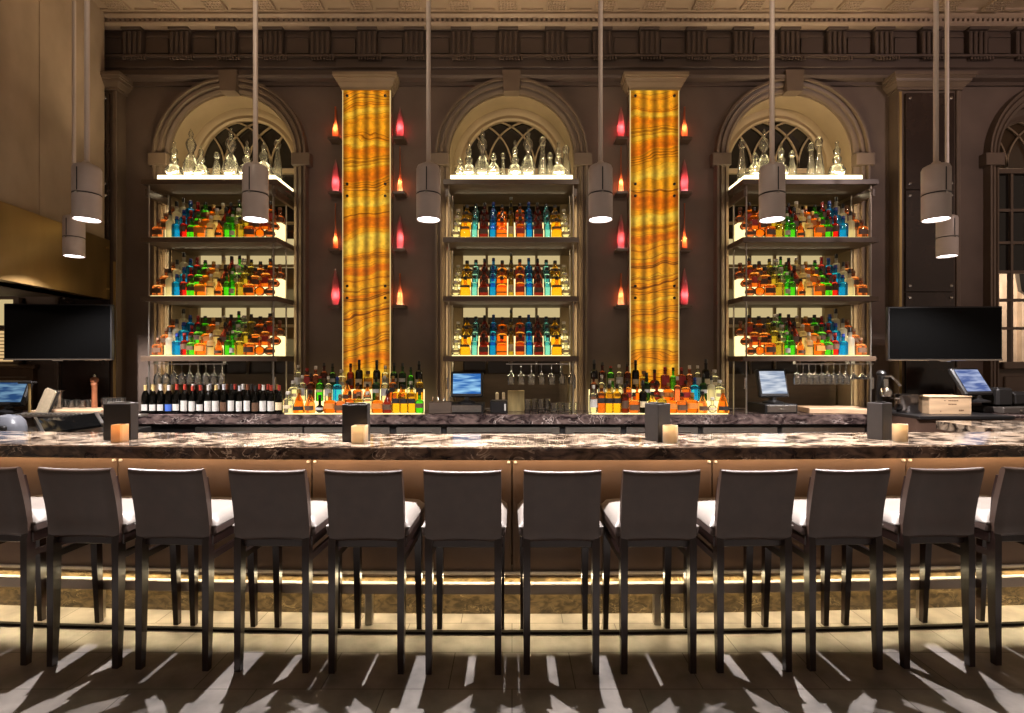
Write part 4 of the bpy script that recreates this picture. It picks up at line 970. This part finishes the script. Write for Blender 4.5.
# ================================================================ THINGS ON THE COUNTERS
def pos(x, y, z, w, h, tilt, rz, label, base, scr, wid=None):
    """point of sale screen: housing, screen, stand, drawer"""
    t = empty('cash_register', label, 'cash register', (x, y, z), rz, 'touchscreen registers')
    zb = .11 if base else .06
    if base:
        b = MB(); b.box(-base / 2, base / 2, -.14, .2, 0, .095, .006); b.build('cash_drawer', M['blackplastic'], t)
        b = MB(); b.box(-base / 2 + .02, base / 2 - .02, -.15, -.138, .015, .085, .004); b.box(-.02, .02, -.156, -.148, .03, .05, .003); b.build('drawer_front', M['steel'], t)
    b = MB(); b.lathe([(.09, zb - .015), (.09, zb), (.03, zb + .02), (.025, zb + .08)], 12, 4); b.build('stand', M['blackplastic'], t)
    T = Matrix.Translation((0, -.02, zb + .05)) @ Matrix.Rotation(-tilt, 4, 'X')
    b = MB(); b.box(-w / 2, w / 2, -.02, .03, 0, h, .012, T); b.box(-w * .35, w * .35, .02, .06, .04, h - .04, .015, T); hs = b.build('housing', M['blackplastic'], t)
    b = MB(); b.box(-w / 2 + .025, w / 2 - .025, -.0225, -.019, .035, h - .025, 0, T); b.build('screen', scr, t, smooth=0)
    return t
def screen_mat(name, c1, c2, st):
    m, nt, out = newmat(name); N = nt.nodes.new; L = nt.links.new
    tc = N('ShaderNodeTexCoord'); n = N('ShaderNodeTexNoise'); n.inputs['Scale'].default_value = 6; mp = N('ShaderNodeMapping'); mp.inputs['Scale'].default_value = (.8, 1, 6)
    L(tc.outputs['Object'], mp.inputs[0]); L(mp.outputs[0], n.inputs[0])
    r = N('ShaderNodeValToRGB'); r.color_ramp.elements[0].position = .4; r.color_ramp.elements[1].position = .65; r.color_ramp.elements[0].color = (*c1, 1); r.color_ramp.elements[1].color = (*c2, 1); L(n.outputs[0], r.inputs[0])
    e = N('ShaderNodeEmission'); e.inputs[1].default_value = st; L(r.outputs[0], e.inputs[0]); L(e.outputs[0], out.inputs[0]); return m
SC_BLUE = screen_mat('blue_screen', (.03, .14, .45), (.35, .65, .9), 1.0)
SC_DIM = screen_mat('dim_blue_screen', (.03, .09, .25), (.25, .45, .65), .7)
SC_PALE = screen_mat('pale_screen', (.30, .36, .48), (.72, .76, .82), 1.0)
SC_VIOL = screen_mat('violet_screen', (.10, .15, .38), (.45, .52, .75), .9)
Yp = YC + .22
pos(PX(467, Yp), Yp, ZC, .34, .27, math.radians(8), 0, 'black register with blue glowing screen on the counter in the middle arch', .36, SC_BLUE)
pos(PX(773, Yp), Yp, ZC, .33, .30, math.radians(14), .12, 'register with pale white screen on the counter below the right arch', .36, SC_PALE)
pos(PX(977, 5.0), 5.0, 1.085 + .06, .36, .30, math.radians(30), .25, 'tilted register with violet-blue screen at the far right end', 0, SC_VIOL)
pos(PX(9, 4.95), 4.95, 1.045, .34, .255, math.radians(20), -.05, 'register with blue screen at the far left edge', 0, SC_DIM)

# card printer beside the middle register
t = empty('receipt_printer', 'black receipt printer right of the middle register', 'printer', (PX(499, YC + .18), YC + .18, ZC))
b = MB(); b.box(-.09, .09, -.1, .1, 0, .13, .012); b.build('body', M['blackplastic'], t)
b = MB(); b.box(.055, .075, -.104, -.098, .03, .1, .002); b.build('light_strip', M['label_white'], t)
t = empty('utensil_caddy', 'dark caddy of bar tools left of the middle register', 'caddy', (PX(441, YC + .14), YC + .14, ZC))
b = MB(); b.box(-.12, .12, -.08, .08, 0, .12, .01); b.build('box', M['shelfwood'], t)
b = MB()
for k in range(4): b.tube([(-.09 + k * .055, 0, .1), (-.085 + k * .06, .02, .16)], .006, 6); b.lathe([(.0, -.012), (.012, 0), (0, .012)], 8, M=Matrix.Translation((-.085 + k * .06, .02, .165)))
b.build('tool_handle', M['chrome'], t)
# small things behind: menu card stack and paper
o = MB().box(-.09, .09, -.012, .012, 0, .22, .003).build('wood_board', pbr('pale_wood', (.5, .38, .16), .5, noise=.2, nscale=20, stretch=(1, 1, .2)), None, (PX(516, YC + .36), YC + .36, ZC)); tag(o, 'pale yellow wooden board standing behind the receipt printer', 'board')
for k, px in enumerate((497, 503.5)):
    o = MB().box(-.016, .016, -.05, .05, 0, .2, .008).build('folder', M['label_cream'] , None, (PX(px, YC + .34), YC + .34, ZC)); tag(o, '%s of two cream upright folders between register and wooden board' % ('left' if k == 0 else 'right'), 'folder', 'upright folders')
# tumblers in the middle arch
q = MB(); q.lathe([(.028, 0), (.034, .004), (.038, .10), (.036, .10), (.032, .012), (0, .01)], 14); tum_m = q.mesh('tumbler', M['stem'], 50)
q = MB(); q.lathe([(.026, 0), (.031, .004), (.036, .14), (.034, .14), (.029, .012), (0, .01)], 14); hb_m = q.mesh('highball_glass', M['stem'], 50)
for j in range(8):
    px = 527.5 + j * 6.6; Y = YC + (.27 if j % 2 else .2); hi = j < 4
    o = put('highball_glass' if hi else 'tumbler', hb_m if hi else tum_m, None, (PX(px, Y), Y, ZC)); tag(o, 'clear %s glass, %s from left on the counter in the middle arch' % ('tall' if hi else 'short', ORD[j]), 'glass', 'glasses on the counter in the middle arch')
# hanging stemware
SW = [(.034, 0), (.034, .002), (.006, .008), (.0045, .085), (.012, .092), (.035, .115), (.041, .15), (.036, .20), (.035, .20), (.039, .15), (.033, .118), (.008, .097), (0, .096)]
q = MB(); q.lathe([(r, -z) for r, z in SW], 14); sw_m = q.mesh('hanging_wine_glass', M['stem'], 60)
MG = [(.036, 0), (.036, .002), (.005, .008), (.004, .10), (.01, .105), (.052, .165), (.051, .165), (.008, .112), (0, .11)]
q = MB(); q.lathe([(r, -z) for r, z in MG], 14); mg_m = q.mesh('hanging_cocktail_glass', M['stem'], 60)
ZH = ZS[3] - .075
def rack(xa, xb, y, nm, n):
    t = empty('glass_rack', 'thin steel glass rack under the lowest shelf of the %s arch, %s' % (nm, n), 'rack', ((xa + xb) / 2, y, ZH), 0, 'hanging glass racks')
    for dy in (-.02, .02):
        b = MB(); b.box(-(xb - xa) / 2, (xb - xa) / 2, dy - .005, dy + .005, -.012, -.004); b.build('rail', M['chrome'], t, smooth=0)
    b = MB()
    for x in (-(xb - xa) / 2 + .03, (xb - xa) / 2 - .03): b.box(x - .006, x + .006, -.03, .03, -.004, .022)
    b.build('hanger', M['shelfedge'], t, smooth=0)
for nm, i, pa, pb_, n, me, gname in (('left', 0, 158, 222, 9, sw_m, 'wine'), ('middle', 1, 511, 572, 7, sw_m, 'wine'), ('right', 2, 797, 846, 9, sw_m, 'wine')):
    for row, Y in enumerate((Y0 + .10, Y0 + .24)):
        if nm == 'middle' and row == 1: continue
        rack(PX(pa - 5, Y), PX(pb_ + 5, Y), Y, nm, 'front' if row == 0 else 'rear')
        for j in range(n):
            x = PX(pa + (pb_ - pa) * j / (n - 1), Y)
            o = put('wine_glass', me, None, (x, Y, ZH - .003)); o.scale = (1, 1, 1.1)
            tag(o, 'upside-down clear wine glass, %s from left, %s hanging rack of the %s arch' % (ORD[j], 'front' if row == 0 else 'rear', nm), 'glass', 'hanging wine glasses')
rack(PX(851, Y0 + .1), PX(872, Y0 + .1), Y0 + .1, 'right', 'short end rack')
for j, px in enumerate((854, 862.5, 869)):
    o = put('cocktail_glass', mg_m, None, (PX(px, Y0 + .1), Y0 + .1, ZH - .003)); tag(o, 'upside-down cocktail glass, %s of three at the right end of the right arch' % ORD[j], 'glass', 'hanging cocktail glasses')

# cutting boards
M['board'] = pbr('maple_board', (.50, .33, .20), .5, noise=.15, nscale=8, stretch=(.6, 6, 6))
Y = YC + .22
o = MB().box(-.30, .30, -.17, .17, 0, .055, .006).build('cutting_board', M['board'], None, (PX(832, Y), Y, ZC), -.12); tag(o, 'thick wooden cutting board on the back counter right of the pale screen', 'cutting board')
o = MB().box(-.34, .34, -.16, .16, 0, .045, .006).build('cutting_board', M['board'], None, (PX(77, 5.12), 5.12, 1.065), .05); tag(o, 'pale wooden cutting board on the far left service counter', 'cutting board')
# left clutter: paddle sign, brass post, mugs, pepper mill, tumblers
t = empty('menu_paddle', 'beige slanted menu paddle beside the far left register', 'menu', (PX(40, 4.9), 4.9, 1.065), -.2)
T = Matrix.Rotation(math.radians(17), 4, 'Y') @ Matrix.Rotation(math.radians(-10), 4, 'X')
b = MB(); b.prism([(-.05, .0), (.03, .0), (.065, .035), (.065, .25), (.05, .265), (-.05, .265), (-.065, .25), (-.065, .02)], -.006, .006, 'y', T); b.build('card', pbr('beige_card', (.45, .36, .24), .5, noise=.1, nscale=40), t, smooth=0)
b = MB(); b.prism([(-.075, -.004), (.075, -.004), (.085, .27), (-.06, .27)], .008, .02, 'y', T); b.build('backing', M['blackplastic'], t, smooth=0)
t = empty('card_reader_post', 'thin brass post between the far left screen and menu paddle', 'post', (PX(29.5, 4.85), 4.85, 1.065))
b = MB(); b.lathe([(.035, 0), (.035, .01), (.012, .016), (.011, .32)], 12); b.build('post', M['brass'], t)
b = MB(); b.box(-.09, .05, -.03, .03, .31, .335, .006); b.build('arm', M['blackplastic'], t)
t = empty('pepper_mill', 'tall turned copper-brown pepper mill on the left service counter', 'pepper mill', (PX(94.5, 5.25), 5.25, 1.065))
mw = pbr('mill_wood', (.28, .10, .045), .25, noise=.2, nscale=20, coat=.4)
b = MB(); b.lathe([(.034, 0), (.034, .03), (.026, .05), (.024, .18), (.026, .27), (.033, .285), (.026, .295)], 18); b.build('body', mw, t)
b = MB(); b.lathe([(.024, .296), (.034, .315), (.038, .335), (.03, .352), (.012, .362)], 18); b.build('head', mw, t)
b = MB(); b.lathe([(.012, .36), (.014, .372), (.008, .384), (0, .388)], 12); b.build('knob', M['chrome'], t)
q = MB(); q.lathe([(.03, 0), (.033, .005), (.033, .125), (.031, .125), (.03, .01), (0, .01)], 14); mug_m = q.mesh('beer_glass', M['stem'], 50)
for j in range(6):
    px = 60 + j * 5.6; Yq = 5.3 if j % 2 else 5.22
    o = put('beer_glass', mug_m, None, (PX(px, Yq), Yq, 1.065 + .0)); tag(o, 'clear straight glass, %s from left near the pepper mill' % ORD[j], 'glass', 'straight glasses on the left service counter')
for j in range(4):
    px = 106 + j * 5.2; Yq = 5.2
    o = put('tumbler', tum_m, None, (PX(px, Yq), Yq, 1.065), 0); o.scale = (1, 1, 1.5); tag(o, 'clear short glass, %s from left behind the left menu holder' % ORD[j], 'glass', 'short glasses behind the left menu holder')
for j, px in enumerate((51, 57)):
    t = empty('beer_mug', 'clear glass mug, %s of two next to the menu paddle' % ('left' if j == 0 else 'right'), 'mug', (PX(px, 5.1), 5.1, 1.065), 0, 'two mugs')
    b = MB(); b.lathe([(.034, 0), (.042, .006), (.046, .2), (.058, .23), (.056, .23), (.043, .2), (.038, .012), (0, .012)], 16); b.build('cup', M['stem'], t)
    b = MB(); b.tube([(-.044, 0, .05), (-.08, 0, .07), (-.085, 0, .13), (-.046, 0, .17)], .007, 8); b.build('handle', M['stem'], t)
# rounded grey tap head at far left
t = empty('soda_gun_holder', 'rounded pale grey plastic dispenser on the far left behind the bar', 'dispenser', (PX(8, 4.25), 4.25, .98))
b = MB(); b.lathe([(.13, 0), (.13, .06), (.12, .11), (.09, .15), (.0, .17)], 20, fy=.8); b.build('dome', pbr('grey_plastic', (.10, .105, .12), .3), t)
b = MB(); b.box(-.05, .09, -.125, -.09, .04, .085, .01); b.build('slot', M['blackplastic'], t)

# right end: juicer, pot, crate, cabinet, return counter
rc = empty('return_counter', 'marble topped return counter with brown cabinet at the right end', 'counter', (4.2, 4.8, 0)); ri = Matrix.Translation((-4.2, -4.8, 0))
b = MB(); b.box(CXR + .02, 6.0, 4.72, YW - .065, 0, 1.055); b.build('cabinet', pbr('brown_cabinet', (.12, .07, .05), .4, noise=.1), rc, smooth=0).matrix_local = ri
b = MB(); b.box(CXR + .02, 4.62, 4.68, YW - .065, 1.055, 1.085, .004); b.build('dark_top', M['blackplastic'], rc).matrix_local = ri
b = MB(); b.box(4.62, 6.2, 4.75, YW - .065, 1.055, 1.085, .004); b.build('counter_top', M['counter_marble'], rc).matrix_local = ri
rt = empty('lower_counter', 'lower marble counter joining the bar at the right end', 'counter', (4.2, 4.0, 0)); rj = Matrix.Translation((-4.2, -4.0, 0))
b = MB(); b.prism([(3.70, 4.45), (5.4, 4.45), (5.4, 3.90), (3.70, 3.70)], 1.0, 1.07, 'z'); b.build('counter_top', M['marble_top'], rt, smooth=0).matrix_local = rj
b = MB(); b.prism([(3.76, 4.41), (5.4, 4.41), (5.4, 3.95), (3.76, 3.76)], 0, 1.0, 'z'); b.build('cabinet', M['barpanel'], rt, smooth=0).matrix_local = rj
Yr = 5.0
PRESS = 1
t = empty('citrus_press', 'black citrus press with curved lever beside the pot at right', 'juicer', (PX(884, 5.02), 5.02, 1.085), .1); t.scale = (1.1, 1.1, 1.0)
b = MB(); b.lathe([(.09, 0), (.09, .02), (.06, .03)], 16); b.build('base', M['blackplastic'], t)
b = MB(); b.tube([(0, .05, .02), (0, .055, .2), (0, .03, .36)], [.03, .024, .03], 10); b.lathe([(.0, .36), (.035, .37), (.04, .395), (.025, .42), (0, .425)], 14, M=Matrix.Translation((0, .03, -.01))); b.build('column', M['blackplastic'], t)
b = MB(); b.tube([(.02, .02, .35), (.07, 0, .355), (.11, -.01, .31), (.14, -.02, .26)], [.012, .011, .011, .015], 8); b.build('lever', M['chrome'], t)
b = MB(); b.lathe([(.045, .16), (.05, .2), (.035, .235), (.02, .25), (.018, .33)], 16, M=Matrix.Translation((0, -.02, 0))); b.build('press_cone', M['chrome'], t)
t = empty('stock_pot', 'steel stock pot between the juicer and the wooden crate', 'pot', (PX(908, 5.0), 5.0, 1.085))
b = MB(); b.lathe([(.0, 0), (.105, 0), (.11, .008), (.11, .17), (.116, .175), (.116, .18), (.107, .18), (.105, .012), (0, .01)], 24); b.build('body', pbr('dark_steel', (.22, .2, .19), .22, metal=1.0), t)
for s in (-1, 1): b = MB(); b.tube([(s * .108, -.03, .14), (s * .15, -.03, .145), (s * .15, .03, .145), (s * .108, .03, .14)], .006, 8); b.build('handle', M['chrome'], t)
t = empty('wooden_crate', 'pale wooden wine crate with dark stencil marks at the right end', 'crate', (PX(950.5, 4.85), 4.97, 1.085), 0)
cw = pbr('crate_pine', (.50, .34, .20), .6, noise=.18, nscale=5, stretch=(.6, 3, 6))
b = MB(); b.box(-.2, .2, -.12, -.105, 0, .16, .002); b.build('side', cw, t)
b = MB(); b.box(-.2, .2, .105, .12, 0, .16, .002); b.build('side', cw, t)
for s in (-1, 1): b = MB(); b.box(s * .185, s * .2, -.105, .105, 0, .16, .002); b.build('end', cw, t)
b = MB(); b.box(-.185, .185, -.105, .105, 0, .012); b.build('bottom', cw, t)
b = MB(); b.box(-.205, .205, -.124, .124, .16, .17, .002); b.build('lid', cw, t)
b = MB()
for (x0, x1, z0, z1) in ((-.06, -.045, .125, .132), (-.02, .09, .124, .132), (-.02, .06, .09, .098), (.08, .13, .03, .042), (-.1, -.085, .025, .032)):
    n = max(1, int((x1 - x0) / .016))
    for k in range(n): b.box(x0 + k * .016, x0 + k * .016 + .012, -.1212, -.119, z0, z1)
b.build('stencil_marks', M['label_brown'], t, smooth=0)
t = empty('coffee_machine', 'black coffee machine at the right edge beside the tilted register', 'machine', (PX(1008, 5.0), 5.0, 1.085))
b = MB(); b.box(-.16, .3, -.12, .2, .0, .06, .008); b.build('drawer', pbr('grey_drawer', (.09, .075, .065), .35, metal=.4), t)
b = MB(); b.box(-.1, .06, .0, .2, .06, .24, .02); b.box(.07, .3, .02, .2, .06, .2, .03); b.build('body', M['blackplastic'], t)
b = MB(); b.lathe([(.012, 0), (.012, .01), (0, .012)], 10, M=Matrix.Translation((.0, -.12, .03)) @ Matrix.Rotation(math.pi / 2, 4, 'X')); b.build('lock', M['chrome'], t)
o = MB().box(-.17, .17, -.16, .16, 0, .06, .01).build('register_stand', M['blackplastic'], None, (PX(990, 5.1), 5.14, 1.085)); tag(o, 'black stand under the tilted register at the right end', 'stand')

# ================================================================ TELEVISIONS
for nm, pa, pb_, ya, yb_, rz, Yt in (('left', 5, 111, 303, 361, math.radians(5), 5.05), ('right', 888, 1002, 305.5, 361.5, math.radians(-4), 5.05)):
    xa, xb = PX(pa, Yt), PX(pb_, Yt); za, zb = PZ(yb_, Yt), PZ(ya, Yt); w = (xb - xa) * .95; h = (zb - za) * .97
    t = empty('television', 'black flat television on the %s pilaster' % nm, 'television', ((xa + xb) / 2, Yt, (za + zb) / 2), rz, 'two televisions')
    b = MB(); b.box(-w / 2, w / 2, 0, .045, -h / 2, h / 2, .006); b.build('housing', M['blackplastic'], t)
    b = MB(); b.box(-w / 2 + .014, w / 2 - .014, -.003, .001, -h / 2 + .022, h / 2 - .014); b.build('screen', M['screenblack'], t, smooth=0)
    b = MB(); b.box(-w / 2, w / 2, -.006, .0, -h / 2, -h / 2 + .014, .002); b.box(-.05, .05, -.008, -.002, -h / 2 - .01, -h / 2 + .01, .003); b.build('bottom_trim', M['chrome'], t)
    b = MB(); b.box(-.06, .06, .04, .10, -.1, .1, .005); b.box(-.03, .03, .09, YF - Yt + .0, -.06, .06, .004); b.build('wall_mount', M['blackplastic'], t)

# ================================================================ ON THE BAR: menu holders and candles
M['holder'] = pbr('charcoal_leatherette', (.018, .014, .012), .4, noise=.12, nscale=40, bump=.1, bscale=150)
def holder(px, Y, w, rz, label, fold):
    x = PX(px, Y); t = empty('menu_holder', label, 'menu holder', (x, Y, ZB), rz, 'menu holders on the bar')
    h = .235
    if fold == 0:
        b = MB(); b.box(-w / 2, w / 2, -.035, .035, 0, .006, .002); b.box(-w / 2, w / 2, -.035, -.030, 0, h - .004, .002); b.box(-w / 2, w / 2, .03, .035, 0, h, .002)
        b.box(-w / 2, -w / 2 + .005, -.035, .035, 0, h - .002, .002); b.box(w / 2 - .005, w / 2, -.035, .035, 0, h - .002, .002); b.build('case', M['holder'], t)
    else:
        d = w * .45
        b = MB(); b.box(-w / 2, w / 2, -d, -d + .005, 0, h, .002); b.box(-w / 2, -w / 2 + .005, -d, d, 0, h, .002); b.box(w / 2 - .005, w / 2, -d, d, 0, h, .002)
        b.box(-w / 2, w / 2, d - .005, d, 0, h, .002); b.box(-w / 2, w / 2, -d, d, 0, .006, .002); b.build('case', M['holder'], t)
    b = MB()
    yy = 0.0 if fold == 0 else .0
    for k in range(3): b.box(-w / 2 + .012, w / 2 - .012, yy - .016 + k * .014, yy - .012 + k * .014, .008, h + .006 - .003 * k, 0)
    b.build('menu_card', M['label_white'] if fold == 0 else M['holder'], t, smooth=0)
    return t
holder(121, 3.22 + bow(2.45), .175, 0, 'wide charcoal menu holder behind the square amber candle, furthest left', 0)
holder(356.3, 3.22, .157, 0.02, 'charcoal menu holder behind the square cream candle, second from left', 0)
holder(657.5, 3.24, .118, .62, 'charcoal menu holder turned corner-on, third from left', 1)
holder(879.5, 3.24 + bow(2.3), .105, .45, 'charcoal menu holder with a gold-lit side, furthest right', 1)
M['wax'] = pbr('candle_wax', (.75, .60, .40), .5, emit=(1, .55, .2), es=.12)
CG1 = glass('candle_holder_frost', (1.0, .80, .52), body=.85, rough=.35, gl=.7)
CG2 = glass('candle_holder_amber', (1.0, .62, .30), body=.85, rough=.3, gl=.7)
for k, (px, Y, sq, gm, lab) in enumerate(((120, 3.12 + bow(2.4), 8, CG2, 'square amber glass candle holder in front of the leftmost menu holder'), (359.8, 3.13, 8, CG1, 'square cream glass candle holder, second from left on the bar'),
                                          (670.3, 3.14, 0, CG1, 'round frosted candle holder beside the corner-on menu holder'), (900, 3.14 + bow(2.4), 0, CG1, 'round cream candle holder at the right end of the bar'))):
    t = empty('candle_holder', lab, 'candle', (PX(px, Y), Y, ZB), 0, 'candles on the bar')
    r = (.036, .043, .045, .041)[k]; hh = .108
    b = MB(); b.lathe([(r * .96, 0), (r, .004), (r, hh), (r - .005, hh), (r - .006, .012), (0, .012)], 20 if sq == 0 else 24, sq, a0=math.pi / 24 if sq else 0); b.build('glass_holder', gm, t, smooth=30)
    b = MB(); b.lathe([(r - .012, .013), (r - .012, hh * .7), (0, hh * .7)], 16); b.build('candle_wax', M['wax'], t)
    b = MB(); b.lathe([(.004, hh * .7 - .002), (.0055, hh * .7 + .01), (.003, hh * .7 + .02), (0, hh * .7 + .027)], 8); b.build('flame', glow('flame', (1, .6, .2), 18) if 'flame' not in bpy.data.materials else bpy.data.materials['flame'], t)
